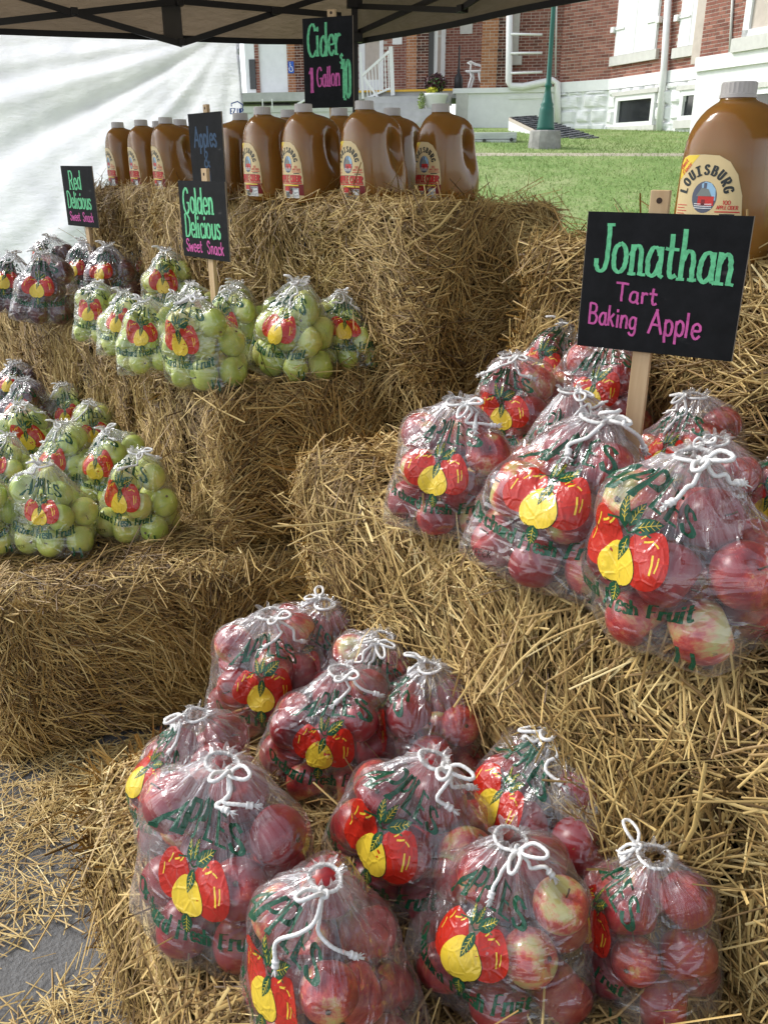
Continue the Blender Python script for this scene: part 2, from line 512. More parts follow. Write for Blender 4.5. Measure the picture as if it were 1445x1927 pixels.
class Art:
    """flat print: polygons in 2-D with a material slot and a layer height"""
    def __init__(s): s.v = []; s.f = []; s.m = []; s.slots = []
    def slot(s, mat):
        if mat not in s.slots: s.slots.append(mat)
        return s.slots.index(mat)
    def poly(s, pts, mat, z):
        b = len(s.v)
        c = np.mean(np.asarray(pts)[:, :2], axis=0)
        s.v.extend([(p[0], p[1], z) for p in pts])
        s.v.append((c[0], c[1], z))
        n = len(pts)
        for i in range(n):
            s.f.append((b + i, b + (i + 1) % n, b + n)); s.m.append(s.slot(mat))
    def quad(s, x0, y0, x1, y1, mat, z):
        b = len(s.v)
        s.v.extend([(x0, y0, z), (x1, y0, z), (x1, y1, z), (x0, y1, z)])
        s.f.append((b, b + 1, b + 2, b + 3)); s.m.append(s.slot(mat))
    def text(s, txt, x, y, h, mat, z, thick=.16, thin=.08, align='c', serif=True, shear=0.0, fit=None, arc=0.0, lay=5e-5, warp=None, track=.06, jit=0, seed=0):
        V, F, W = letter_quads(txt, thick, thin, serif, shear, track, fit / h if fit else None, jit, seed)
        b = len(s.v)
        x0 = x - (W * h / 2 if align == 'c' else 0)
        for p in V:
            X, Y = x0 + p[0] * h, y + p[1] * h
            if arc: Y += arc * (X - x) ** 2
            if warp: X, Y = warp(X, Y)
            s.v.append((X, Y, z + p[2] * lay))
        for f in F:
            s.f.append(tuple(i + b for i in f)); s.m.append(s.slot(mat))
    def line(s, pts, wd, mat, z):
        P = np.asarray(pts, float)
        T = np.gradient(P, axis=0); T /= np.linalg.norm(T, axis=1)[:, None] + 1e-12
        N = np.stack([-T[:, 1], T[:, 0]], 1) * wd / 2
        b, k = len(s.v), len(P)
        s.v.extend([(*p, z) for p in P + N]); s.v.extend([(*p, z) for p in P - N])
        for i in range(k - 1):
            s.f.append((b + i, b + k + i, b + k + i + 1, b + i + 1)); s.m.append(s.slot(mat))
    def cut(s, xs, ys):
        """cut every polygon along the lines x=xs, y=ys so it can be bent over a surface; returns arrays"""
        bm = bmesh.new()
        vv = [bm.verts.new(p) for p in s.v]
        for f, m in zip(s.f, s.m):
            try:
                fc = bm.faces.new([vv[i] for i in f]); fc.material_index = m
            except ValueError: pass
        for x in xs:
            bmesh.ops.bisect_plane(bm, geom=bm.verts[:] + bm.edges[:] + bm.faces[:], plane_co=(x, 0, 0), plane_no=(1, 0, 0), dist=1e-7)
        for y in ys:
            bmesh.ops.bisect_plane(bm, geom=bm.verts[:] + bm.edges[:] + bm.faces[:], plane_co=(0, y, 0), plane_no=(0, 1, 0), dist=1e-7)
        bmesh.ops.triangulate(bm, faces=bm.faces[:])
        bm.verts.index_update()
        V = np.array([v.co[:] for v in bm.verts])
        F = np.array([[v.index for v in f.verts] for f in bm.faces])
        m = np.array([f.material_index for f in bm.faces])
        # make every triangle face +z in template space
        a, b_, c = V[F[:, 0]], V[F[:, 1]], V[F[:, 2]]
        zn = (b_[:, 0] - a[:, 0]) * (c[:, 1] - a[:, 1]) - (b_[:, 1] - a[:, 1]) * (c[:, 0] - a[:, 0])
        F[zn < 0] = F[zn < 0][:, ::-1]
        bm.free()
        return V, F, m

def leaf_pts(x, y, ang, L, Wd, n=9):
    d = np.array((math.cos(ang), math.sin(ang))); p = np.array((-d[1], d[0]))
    up, dn = [], []
    for i in range(n):
        t = i / (n - 1)
        w_ = Wd / 2 * math.sin(math.pi * t ** .75) * (1 - .15 * t)
        up.append(np.array((x, y)) + d * L * t + p * w_)
        dn.append(np.array((x, y)) + d * L * t - p * w_)
    return up + dn[::-1][1:-1]
def art_leaf(a, x, y, ang, L, Wd, z):
    a.poly(leaf_pts(x, y, ang, L, Wd), M['ink_leaf'], z)
    d = np.array((math.cos(ang), math.sin(ang))); p = np.array((-d[1], d[0]))
    o = np.array((x, y))
    a.line([o + d * L * t for t in (.12, .4, .65, .88)], L * .022, M['ink_yellow'], z + 1.5e-4)
    for t in (.25, .4, .55, .7):
        for sg in (1, -1):
            a.line([o + d * L * t, o + d * L * (t + .12) + p * sg * Wd * .26 * (1.1 - abs(t - .45))], L * .016, M['ink_yellow'], z + 2e-4)
def blob(cx, cy_, rx, ry, n=22, notch=.0, lob=0.0, ph=0.0):
    out = []
    for i in range(n):
        a = 2 * math.pi * i / n
        r = 1 - notch * math.exp(-((a - math.pi / 2) / .35) ** 2) + lob * math.cos(3 * a + ph)
        out.append((cx + rx * r * math.cos(a), cy_ + ry * r * math.sin(a)))
    return out
def bag_art():
    a = Art(); w = Art()
    z1, z2, z3, z4, z5 = .0004, .0007, .0010, .0013, .0016
    gr = M['ink_green']
    a.poly(blob(-.034, .128, .033, .040, 26, .14, .05, .6), M['ink_red'], z1)
    a.poly(blob(.036, .126, .034, .043, 26, .14, .05, 2.2), M['ink_red'], z2)
    for (x, y, dx, dy, w_) in ((-.05, .14, .004, .016, .0016), (-.040, .150, .010, .006, .0020), (-.028, .152, .006, .008, .0018), (.050, .108, -.002, .026, .0020), (.055, .112, .001, .020, .0014), (.030, .148, .012, .004, .0022), (.024, .151, .006, .008, .0018), (.044, .15, .008, -.006, .0016), (-.055, .118, -.002, .018, .0014)):
        a.line([(x, y), (x + dx * .5 + .001, y + dy * .5), (x + dx, y + dy)], w_ * 1.3, M['ink_yellow'], z3)
    yel = blob(-.002, .106, .031, .033, 26, .05, .06, 1.4)
    a.poly(yel, M['ink_yellow'], z3)
    a.line([p for p in yel[18:26]] + yel[0:8], .0013, M['ink_dark'], z4)
    a.line([(-.016, .079), (-.008, .076), (0, .0785), (.008, .0755), (.014, .079)], .0013, M['ink_dark'], z4)
    art_leaf(a, .001, .080, R(-88), .034, .021, z4)
    art_leaf(a, .004, .150, R(-100), .040, .018, z5)
    art_leaf(a, -.004, .158, R(118), .036, .016, z4)
    art_leaf(a, .006, .158, R(28), .046, .024, z4)
    art_leaf(a, .0, .160, R(80), .034, .015, z3)
    a.line([(-.034, .158), (-.015, .163), (.002, .152), (.02, .161), (.036, .156)], .0025, M['ink_leaf'], z3)
    w.text('APPLES', .004, .192, .037, gr, z2, thick=.25, thin=.10, shear=.18, fit=.190, arc=-3.2, track=.08)
    bend = lambda X, Y: (X, Y + 1.5 * X * X)
    w2, w3, w4 = Art(), Art(), Art()
    for tx, x, fit, sh_ in (('Orchard', -.065, .080, 0), ('Fresh', .013, .052, 0), ('Fruit', .075, .050, .15)):
        w2.text(tx, x, .0395, .0225, gr, z2, thick=.215, thin=.085, shear=sh_, fit=fit, track=.07, warp=bend)
    w3.text('1/2', -.087, .008, .0085, M['ink_dark'], z2, thick=.13, thin=.10, serif=False, fit=.011)
    w3.text('PECK', -.067, .008, .0085, M['ink_dark'], z2, thick=.13, thin=.10, serif=False, fit=.024)
    for x in (.086, .100):
        w4.line([(x, .002), (x + .002, .012), (x, .022)], .0042, gr, z2)
    return a, (('printed_title', w), ('printed_slogan', w2), ('printed_weight', w3), ('printed_dashes', w4))
# 'K' for PECK
GL['K'] = (.7, ['.1,0 .1,1', '.6,1 .1,.42', '.25,.55 .65,0'], [])

# ------------------------------------------------------------------ apples
def apple_mesh(name, mat, seed, tall=.92, lobes=.02):
    g = np.random.default_rng(seed)
    nu, nv = 22, 15
    V = []
    ph = g.uniform(0, 6.28)
    for j in range(nv):
        t = math.pi * j / (nv - 1)
        rr = math.sin(t) ** .92 if 0 < j < nv - 1 else 0
        z = math.cos(t) * tall
        z -= .34 * math.exp(-(t / .38) ** 2)
        z += .20 * math.exp(-((math.pi - t) / .34) ** 2)
        taper = 1 - .13 * (1 - math.cos(t)) / 2 + .02
        for i in range(nu):
            a = 2 * math.pi * i / nu
            lb = 1 + lobes * math.cos(5 * a + ph) * (t / math.pi) ** 2 + .025 * math.cos(a - ph) + .015 * math.cos(2 * a + ph)
            V.append((rr * taper * lb * math.cos(a), rr * taper * lb * math.sin(a), z))
    F = []
    for j in range(nv - 1):
        for i in range(nu):
            i2 = (i + 1) % nu
            F.append((j * nu + i, (j + 1) * nu + i, (j + 1) * nu + i2, j * nu + i2))
    nb = len(F)
    sv, sf = tube_np([(0, 0, tall - .36), (.02, .01, tall - .1), (.07, .03, tall + .08)], [.035, .03, .04], 5)
    b = len(V)
    V.extend([tuple(p) for p in sv]); F.extend([tuple(i + b for i in f) for f in sf])
    ns = len(F) - nb
    cv, cf = tube_np([(0, 0, -tall + .12), (0, 0, -tall + .17), (0, 0, -tall + .24)], [.10, .07, .02], 5)
    b = len(V)
    V.extend([tuple(p) for p in cv]); F.extend([tuple(i + b for i in f) for f in cf])
    me = bpy.data.meshes.new(name)
    me.from_pydata(V, [], F)
    me.materials.append(mat); me.materials.append(M['stem'])
    me.polygons.foreach_set('use_smooth', [True] * len(F))
    me.polygons.foreach_set('material_index', [0] * nb + [1] * (len(F) - nb))
    me.update()
    return me
APPLES = {
 'jonathan': [apple_mesh('apple', M['apple_jonathan'], s, .90) for s in range(3)],
 'golden': [apple_mesh('apple', M['apple_golden'], s + 10, .97) for s in range(3)],
 'delicious': [apple_mesh('apple', M['apple_delicious'], s + 20, 1.04, .06) for s in range(3)],
}

# ------------------------------------------------------------------ bags
NTH, NVV = 96, 50
VTOP = .965
def fib(n):
    i = np.arange(n) + .5
    ph = np.arccos(1 - 2 * i / n); th = math.pi * (1 + 5 ** .5) * i
    return np.stack([np.cos(th) * np.sin(ph), np.sin(th) * np.sin(ph), np.cos(ph)], 1)
FIB = fib(1500)
def pack_apples(g, n, a, b, rmin, rmax):
    r = g.uniform(rmin, rmax, n)
    p = np.stack([g.uniform(-a * .6, a * .6, n), g.uniform(-b * .6, b * .6, n), np.linspace(.04, .30, n)], 1)
    for it in range(260):
        p[:, 2] -= .0022
        p[:, :2] *= .997
        for _ in range(3):
            d = p[:, None] - p[None]
            dist = np.linalg.norm(d, axis=2) + np.eye(n)
            ov = np.clip((r[:, None] + r[None]) * .985 - dist, 0, None) * (1 - np.eye(n))
            p += (d / dist[..., None] * ov[..., None] * .5).sum(1) * .7
            nar = np.clip(1 - 1.5 * np.clip(p[:, 2] - .085, 0, None), .74, 1)
            e = np.sqrt((p[:, 0] / (a * nar - r * .9)) ** 2 + (p[:, 1] / (b * nar - r * .9)) ** 2)
            k = np.where(e > 1, 1 / np.maximum(e, 1e-6), 1)
            p[:, 0] *= k; p[:, 1] *= k
            p[:, 2] = np.maximum(p[:, 2], r * .97)
    return p, r
def sstep(x, a, b):
    t = np.clip((x - a) / (b - a), 0, 1)
    return t * t * (3 - 2 * t)

ART, WORDS = bag_art()
V_OF = lambda t: .335 + 2.52 * t
S_R = .113
_gx = [S_R * (2 * math.pi * k / NTH) for k in range(-20, 21)]
_gv = [VTOP * k / (NVV - 1) for k in range(NVV)]
_gy = [(v - .335) / 2.52 for v in _gv if .24 < v < .95]
AV, AF, AM = ART.cut(_gx, _gy)
WORDS = [(nm, *w_.cut(_gx, _gy), w_.slots) for nm, w_ in WORDS]

def bag_shell(g, cent, rad, a, b):
    ztop = (cent[:, 2] + rad).max()
    h = max(ztop + .012, .205) + g.uniform(0, .014)
    sph_c = [*cent, (0, 0, h)]
    sph_r = [*(rad + .0016), .010]
    for sx in (-1, 1):                                   # the slack sealed corners of the bag bottom
        for fr in (-1, 1):
            if g.random() < (.9 if fr < 0 else .5):
                sph_c.append((sx * (a * .86 + g.uniform(-.012, .016)), fr * b * g.uniform(.55, .85), .006 + g.uniform(0, .012))); sph_r.append(.004)
    C = np.array(sph_c); r = np.array(sph_r)
    c0 = np.array((0, 0, .095))
    hn = ((C - c0) @ FIB.T + r[:, None]).max(0)
    v = np.linspace(0, VTOP, NVV)
    phi = -math.pi / 2 + math.pi * v
    th = np.arange(NTH) * 2 * math.pi / NTH
    D = np.stack([np.outer(np.cos(phi), np.sin(th)), -np.outer(np.cos(phi), np.cos(th)), np.repeat(np.sin(phi)[:, None], NTH, 1)], -1)
    d = D.reshape(-1, 3)
    dn = d @ FIB.T
    rho = np.where(dn > .08, hn[None] / np.maximum(dn, .08), 9).min(1)
    # nearest apple surface along the same ray
    oc = (c0 - C[:len(cent)])
    bq = d @ oc.T
    cq = (oc ** 2).sum(1) - (r[:len(cent)]) ** 2
    disc = bq ** 2 - cq
    ru = np.where(disc > 0, -bq + np.sqrt(np.maximum(disc, 0)), 0).max(1)
    gap = np.clip(rho - ru, 0, .06)
    vv = np.repeat(v[:, None], NTH, 1).ravel(); tt = np.tile(th, NVV)
    rho = rho - np.minimum(gap, .03) * .20 * (1 - sstep(vv, .80, .95))
    # creases and pleats
    cr = np.zeros(len(d))
    for _ in range(26):
        p = g.normal(0, 1, 3); p[2] *= .55; p /= np.linalg.norm(p)
        off = g.uniform(-.5, .5)
        q = g.normal(0, 1, 3); q /= np.linalg.norm(q)
        mask = sstep(d @ q, -.1, .5)
        sg = g.uniform(.014, .045)
        x = (d @ p - off)
        cr += g.uniform(-1, 1) * .0046 * np.exp(-(x / sg) ** 2) * mask
    gfac = np.clip(gap / .010, .25, 1)
    rho = rho + cr * gfac
    nf = Field(int(g.integers(1e9)), 3.0, 6)
    w1 = nf(d)
    k1 = g.integers(13, 18)
    pleat = np.sin(k1 * tt + 2.2 * w1) + .6 * np.sin((2 * k1 + 3) * tt + 3 * w1)
    rho = rho + .0042 * pleat * sstep(vv, .66, .9) * (1 - .75 * sstep(vv, .92, VTOP))
    rho = np.maximum(rho, np.where(ru > 0, ru + .0010, 0))
    P = c0 + d * rho[:, None]
    # hem beyond the drawstring
    rows = [P.reshape(NVV, NTH, 3)]
    ring = rows[0][-1]
    rc = ring.mean(0)
    for k, (fr, dz) in enumerate(((.8, .003), (.9, .006), (1.15, .009), (1.3, .010))):
        wav = 1 + (.08 + .06 * k) * np.sin(7 * th + 3 * w1[:NTH] + k * .5) + .08 * k * np.sin(15 * th)
        o = ring - rc
        q = rc + o * (fr * wav)[:, None]
        q[:, 2] = rc[2] + dz + (.001 + .0016 * k) * np.sin(9 * th + 1.3)
        rows.append(q[None])
    G = np.concatenate(rows, 0)
    zmin = G[..., 2].min()
    G[..., 2] = np.maximum(G[..., 2], .001)
    gap2 = np.concatenate([np.clip((gap - .0015) / .012, 0, 1), np.ones(4 * NTH)])
    gather = np.concatenate([sstep(vv, .70, .97), np.ones(4 * NTH)])
    return G, gap2, gather, h

def grid_mesh(name, G, mat, gap, gather):
    nr = G.shape[0]
    idx = np.arange(nr * NTH).reshape(nr, NTH)
    nx = np.roll(idx, -1, 1)
    F = np.stack([idx[:-1], nx[:-1], nx[1:], idx[1:]], -1).reshape(-1, 4)
    me = np_mesh(name, G.reshape(-1, 3), F, [mat], True, None, {'gap': gap, 'gather': gather})
    uvl = me.uv_layers.new(name='UVMap')
    rows = (F // NTH); cols = (F % NTH).astype(float)
    cols[:, 1] = cols[:, 0] + 1; cols[:, 2] = cols[:, 0] + 1
    uv = np.stack([cols / NTH * 2 * math.pi * .11, rows / (NVV - 1) * .34], -1)
    uvl.data.foreach_set('uv', uv.reshape(-1).astype(np.float32))
    return me
def grid_normals(G):
    du = np.roll(G, -1, 1) - np.roll(G, 1, 1)
    dv = np.gradient(G, axis=0)
    N = np.cross(du, dv)
    return N / (np.linalg.norm(N, axis=-1, keepdims=True) + 1e-12)
def on_grid(G, N, th, v, off):
    """th radians (0 = front), v in 0..VTOP; bilinear"""
    x = (np.asarray(th) / (2 * math.pi) * NTH) % NTH
    y = np.clip(np.asarray(v) / VTOP * (NVV - 1), 0, NVV - 1.001)
    i, j = np.floor(y).astype(int), np.floor(x).astype(int) % NTH
    fy, fx = (y - i)[..., None], (x - np.floor(x))[..., None]
    j2 = (j + 1) % NTH
    L = lambda A: (A[i, j] * (1 - fx) + A[i, j2] * fx) * (1 - fy) + (A[i + 1, j] * (1 - fx) + A[i + 1, j2] * fx) * fy
    return L(G) + L(N) * np.asarray(off)[..., None]

def cord_mesh(g, G, N, h, style):
    V, F, UV = [], [], []
    def add(pts, r, n=6):
        P = catmull(pts, 5)
        # a twisted two-strand cord: slight radius ripple
        L = np.concatenate([[0], np.cumsum(np.linalg.norm(np.diff(P, axis=0), axis=1))])
        m = max(8, int(L[-1] / .0022))
        s_ = np.linspace(0, L[-1], m)
        Q = np.stack([np.interp(s_, L, P[:, k]) for k in range(3)], 1)
        rad = r * (1 + .10 * np.sin(s_ / .0011))
        v, f = tube_np(Q, rad, n)
        b = len(V)
        V.extend(v); F.extend([tuple(i + b for i in q) for q in f])
    ring = G[NVV - 1]
    rc = ring.mean(0)
    rr = np.linalg.norm((ring - rc)[:, :2], axis=1).mean() + .0030
    r = .0030
    el = g.uniform(.75, 1.0)
    a0 = g.uniform(0, 6.28)
    pts = [rc + np.array((rr * 1.15 * math.cos(a), rr * 1.15 * el * math.sin(a), .001 + .002 * math.sin(2 * a + a0))) for a in np.linspace(0, 2 * math.pi, 13)]
    add(pts, r)
    ka = style.get('knot', g.uniform(-2.4, 1.0))      # 0 = front
    kp = rc + np.array((rr * 1.3 * math.sin(ka), -rr * 1.3 * math.cos(ka), .003))
    # knot: little trefoil of cord
    tre = []
    ra = g.uniform(0, 6.28)
    for t in np.linspace(0, 2 * math.pi, 17):
        q = np.array((math.sin(t) + 2 * math.sin(2 * t), math.cos(t) - 2 * math.cos(2 * t), -math.sin(3 * t) * 1.2)) * .0027
        c, s_ = math.cos(ra), math.sin(ra)
        tre.append(kp + np.array((q[0] * c - q[1] * s_, q[0] * s_ + q[1] * c, q[2] + .002)))
    add(tre, r * .9)
    # loops of the bow
    for k in range(style.get('loops', 2)):
        an = ka + (k - .5) * g.uniform(.9, 1.8)
        d = np.array((math.sin(an), -math.cos(an), 0)); p = np.array((-d[1], d[0], 0))
        L = g.uniform(.026, .042)
        up = g.uniform(-.010, .022)
        w_ = g.uniform(.007, .012)
        add([kp, kp + d * L * .45 + p * w_ + (0, 0, up * .7 + .005), kp + d * L + p * w_ * .5 + (0, 0, up), kp + d * L - p * w_ * .6 + (0, 0, up - .002), kp + d * L * .45 - p * w_ + (0, 0, up * .5 + .002), kp + (0, 0, .002)], r)
    # tails lying over the plastic, knotted at the ends
    for k in range(2):
        an = ka + (k - .5) * g.uniform(.5, 1.5) + g.normal(0, .2)
        L = g.uniform(.026, .055) * style.get('tail', 1.0)
        path = [kp + (0, 0, .002)]
        free = g.random() < .22
        for t in (.3, .5, .75, 1.0):
            vq = VTOP - .02 - (L * t) / .42
            th_ = an + g.uniform(.1, .5) * math.sin(4 * t + k * 2 + ka)
            q = on_grid(G, N, np.array(th_), np.array(vq), np.array(.0052))
            if free: q = q + np.array((0, 0, .016 * math.sin(math.pi * min(t, .8))))
            path.append(q)
        add(path, r)
        e = path[-1]; d = path[-1] - path[-2]; d /= np.linalg.norm(d)
        add([e - d * .004, e, e + d * .004, e + d * .006], r * 1.7, 8)
        for q_ in range(9):                               # frayed end
            dd = d + g.normal(0, .42, 3); dd /= np.linalg.norm(dd)
            v, f = tube_np([e + d * .004, e + d * .008 + dd * .003, e + d * .008 + dd * g.uniform(.008, .013)], [r * .55, r * .5, r * .25], 4)
            b = len(V); V.extend(v); F.extend([tuple(i + b for i in q) for q in f])
    me = bpy.data.meshes.new('drawstring')
    me.from_pydata([tuple(p) for p in V], [], F)
    me.materials.append(M['rope'])
    me.polygons.foreach_set('use_smooth', [True] * len(F))
    me.update()
    return me

BAGN = [0]
BAG_GROW = {'jonathan': 1.06, 'golden': 1.07, 'delicious': 1.14}
def bag(kind, px, py, z, width_px, turn, label, tilt=None, style=None, napp=None, flat=1.0):
    """a tied clear bag standing with the middle of its base at photo pixel (px, py) on height z; width_px = its width in the photo; turn = degrees the print is turned to the left of the viewer"""
    BAGN[0] += 1
    g = np.random.default_rng(500 + BAGN[0] * 7)
    p = onz(px, py, z)
    depth = (p[1] * cp - (p[2] - EYE) * sp)
    wreal = width_px * depth / FPX * BAG_GROW[kind]
    s = np.clip(wreal / .283, .66, 1.2)
    a, b = .146, .118
    n = napp or 15
    rmn, rmx = ((.041, .049) if kind == 'jonathan' else (.042, .048) if kind == 'golden' else (.041, .047))
    cent, rad = pack_apples(g, n, a, b, rmn, rmx)
    G, gap, gather, h = bag_shell(g, cent, rad, a, b)
    sh = np.array((g.uniform(-.02, .02), g.uniform(-.01, .025)))
    def shear(Q):
        k = (np.clip(Q[..., 2], 0, None) / h) ** 1.6
        Q[..., 0] += sh[0] * k; Q[..., 1] += sh[1] * k
    shear(G); shear(cent)
    N = grid_normals(G)
    ang_cam = math.atan2(-p[1], -p[0])
    face = ang_cam - R(turn)            # direction of the printed front (viewer's left = clockwise from above)
    yaw = face + math.pi / 2
    tl = tilt or (g.normal(0, .06), g.normal(0, .07))
    yaw += g.normal(0, .16)
    root = thing('apple_bag', label, 'bag of apples', tuple(p + (0, 0, .004)), (tl[0], tl[1], yaw), BAG_GROUP[kind])
    root.scale = (s, s, s * flat * {'jonathan': 1.0, 'golden': 1.12, 'delicious': 1.10}[kind])
    link('plastic_bag', grid_mesh('plastic_bag', G, M['film'], gap, gather), root)
    V = on_grid(G, N, AV[:, 0] / S_R, V_OF(AV[:, 1]), AV[:, 2] * .35 + .0001)
    link('printed_fruit', np_mesh('printed_fruit', V, AF, ART.slots, True, AM), root)
    for nm, WV, WF, WM, slots in WORDS:
        V = on_grid(G, N, WV[:, 0] / S_R, V_OF(WV[:, 1]), WV[:, 2] * .35 + .0001)
        link(nm, np_mesh(nm, V, WF, slots, True, WM), root)
    link('drawstring', cord_mesh(g, G, N, h, style or {}), root)
    for c, r_ in zip(cent, rad):
        o = link('apple', APPLES[kind][int(g.integers(3))], root)
        o.location = tuple(c)
        o.rotation_euler = (g.uniform(0, 6.28), g.normal(0, .9), g.uniform(0, 6.28))
        q = r_ * .985
        o.scale = (q, q, q)
    return root
BAG_GROUP = {'jonathan': 'bags of pinkish red apples on the right bales', 'golden': 'bags of yellow green apples on the left bales', 'delicious': 'bags of dark red apples at the far left'}

# ------------------------------------------------------------------ straw
def straw_geo(C, T, Nn, L, W, bend, tint, g):
    """folded straw blades: centres, tangents, normals, lengths, widths; short ones straight, long ones bent"""
    S = np.cross(T, Nn); S /= np.linalg.norm(S, axis=1)[:, None] + 1e-9
    Nn = np.cross(S, T)
    Vs, Fs, Ts, base = [], [], [], 0
    for short in (True, False):
        m = (L < .08) if short else (L >= .08)
        n = int(m.sum())
        if not n: continue
        c, t, nn, s_, l, w_, b = C[m], T[m], Nn[m], S[m], L[m], W[m], bend[m]
        ks = (-1, 1) if short else (-1, .1, 1)
        V = np.empty((n, 3 * len(ks), 3), np.float32)
        kink = g.normal(0, .10, n)[:, None] * l[:, None]
        for i, k in enumerate(ks):
            mid = c + t * (l * k / 2)[:, None] + nn * (b * l * (1 - k * k))[:, None] + s_ * (kink * (1 - k * k) * .5)
            tw = 1.0 if k == .1 else .85
            V[:, i * 3 + 0] = mid - s_ * (w_ * .5 * tw)[:, None]
            V[:, i * 3 + 1] = mid + nn * (w_ * .42)[:, None]
            V[:, i * 3 + 2] = mid + s_ * (w_ * .5 * tw)[:, None]
        q = np.array([(0, 1, 4, 3), (1, 2, 5, 4), (3, 4, 7, 6), (4, 5, 8, 7)][:2 if short else 4])
        nv = 3 * len(ks)
        Fs.append(((np.arange(n) * nv)[:, None, None] + q[None]).reshape(-1, 4) + base)
        tt = np.repeat(tint[m], nv).reshape(n, nv)
        tt[:, 0:3] += g.normal(0, .04, n)[:, None]
        Vs.append(V.reshape(-1, 3)); Ts.append(tt.ravel()); base += n * nv
    return np.concatenate(Vs), np.concatenate(Fs), np.clip(np.concatenate(Ts), 0, 1)

def bale(label, cx, cy_, z0, yaw, L, W, Ht, faces, dens, seed, group='straw bales stacked as display steps', twine=True, wild=.06, light=0.0, rag=1.0):
    g = np.random.default_rng(seed)
    root = thing('straw_bale', label, 'straw bale', (cx, cy_, z0), (0, 0, R(yaw)), group)
    hx, hy, hz = L / 2, W / 2, Ht / 2
    rr = .040
    f1, f2 = Field(seed + 1, 9.0, 8), Field(seed + 2, 24.0, 8)
    nfl = max(4, int(L / .12))
    def surface(P):
        """point on the box -> point on the rounded lumpy bale, with normal"""
        half = np.array((hx, hy, hz))
        q = np.clip(P, -(half - rr), half - rr)
        d = P - q
        ln = np.linalg.norm(d, axis=1)[:, None] + 1e-9
        n = d / ln
        out = q + n * rr
        flake = np.abs(((P[:, 0] / L + .5) * nfl + .12 * f1(P * .5)) % 1 - .5) * 2
        side = 1 - np.abs(n[:, 0])
        bulge = .013 * f1(P) + .006 * f2(P) - .020 * (flake > .86) * side
        # strings pull the bale in a little
        for sx in (-.23, .23): bulge -= .016 * np.exp(-((P[:, 0] - sx * L) / .03) ** 2) * side
        return out + n * bulge[:, None] + np.array((0, 0, hz)), n
    # core
    m = MB()
    nn = 14
    verts, fs = [], []
    bm = bmesh.new()
    bmesh.ops.create_cube(bm, size=1)
    bmesh.ops.subdivide_edges(bm, edges=bm.edges[:], cuts=nn, use_grid_fill=True)
    P = np.array([v.co[:] for v in bm.verts]) * 2 * np.array((hx, hy, hz))
    Q, n_ = surface(P)
    Q = Q - n_ * .014
    for v, q in zip(bm.verts, Q): v.co = q
    me = bpy.data.meshes.new('packed_straw')
    bm.to_mesh(me); bm.free()
    me.materials.append(M['core'])
    me.polygons.foreach_set('use_smooth', [True] * len(me.polygons))
    link('packed_straw', me, root)
    # blades
    Cs, Ts, Ns, Ls, Ws, Bs, Tn = [], [], [], [], [], [], []
    for fc, fd in faces.items():
        ax = 'xyz'.index(fc[1]); sg = 1 if fc[0] == '+' else -1
        others = [i for i in range(3) if i != ax]
        half = np.array((hx, hy, hz))
        area = 4 * half[others[0]] * half[others[1]]
        n = int(area * dens * fd * 1.2)
        P = np.empty((n, 3))
        P[:, ax] = sg * half[ax]
        for o in others: P[:, o] = g.uniform(-1, 1, n) * (half[o] + .004)
        C, Nn = surface(P)
        # local frame on the face
        e1 = np.zeros(3); e1[others[0]] = 1
        e2 = np.zeros(3); e2[others[1]] = 1
        t1 = e1 - Nn * (Nn @ e1)[:, None]; t1 /= np.linalg.norm(t1, axis=1)[:, None] + 1e-9
        t2 = np.cross(Nn, t1)
        fo = Field(seed + 7 + ax, 5.0, 6)
        ang = 1.5 * fo(P) + g.normal(0, .55, n)
        if fc == '+z': ang += g.uniform(-1, 1, n) * 1.3
        T = t1 * np.cos(ang)[:, None] + t2 * np.sin(ang)[:, None]
        lift = g.normal(0, .10, n) + np.abs(g.normal(0, .5, n)) * (g.random(n) < wild)
        T = T + Nn * lift[:, None]
        T /= np.linalg.norm(T, axis=1)[:, None]
        ln = np.clip(np.exp(g.normal(-2.72, .55, n)), .022, .19)
        off = g.uniform(-.010, .016, n) * rag + np.abs(lift) * ln * .35
        Cs.append(C + Nn * off[:, None]); Ts.append(T); Ns.append(Nn); Ls.append(ln)
        Ws.append(g.uniform(.0015, .0044, n) * np.where(g.random(n) < .05, 1.6, 1))
        Bs.append(g.normal(0, .05, n))
        ft = Field(seed + 31 + ax, 8.0, 6)
        tn = np.clip(g.beta(1.7, 1.9, n) + .08 * ft(P) + light - .07, 0, 1)
        Tn.append(tn)
    V, F, t = straw_geo(np.concatenate(Cs), np.concatenate(Ts), np.concatenate(Ns), np.concatenate(Ls), np.concatenate(Ws), np.concatenate(Bs), np.concatenate(Tn), g)
    Lz = V[:, 2]
    o = link('straw', np_mesh('straw', V, F, [M['straw']], True, None, {'tint': t}), root)
    o['kind'] = 'stuff'
    if twine:
        for sx in (-.23, .23):
            pts = []
            for a in np.linspace(0, 2 * math.pi, 41):
                c, s_ = math.cos(a), math.sin(a)
                k = 1 / max(abs(c), abs(s_))
                pts.append((sx * L, c * k * hy, s_ * k * hz))
            Q, n_ = surface(np.array(pts))
            mb = MB(); mb.tube(Q + n_ * .011, .0022, 5, False)
            mb.obj('twine', M['twine'], root, True)
    return root

def corner_bale(label, corner, yaw, L, W, z0, Ht, faces, dens, seed, **k):
    """corner = the bale corner from which L runs along yaw and W runs to its left"""
    u = np.array((math.cos(R(yaw)), math.sin(R(yaw)))); v = np.array((-u[1], u[0]))
    c = np.array(corner) + u * L / 2 + v * W / 2
    return bale(label, c[0], c[1], z0, yaw, L, W, Ht, faces, dens, seed, **k)


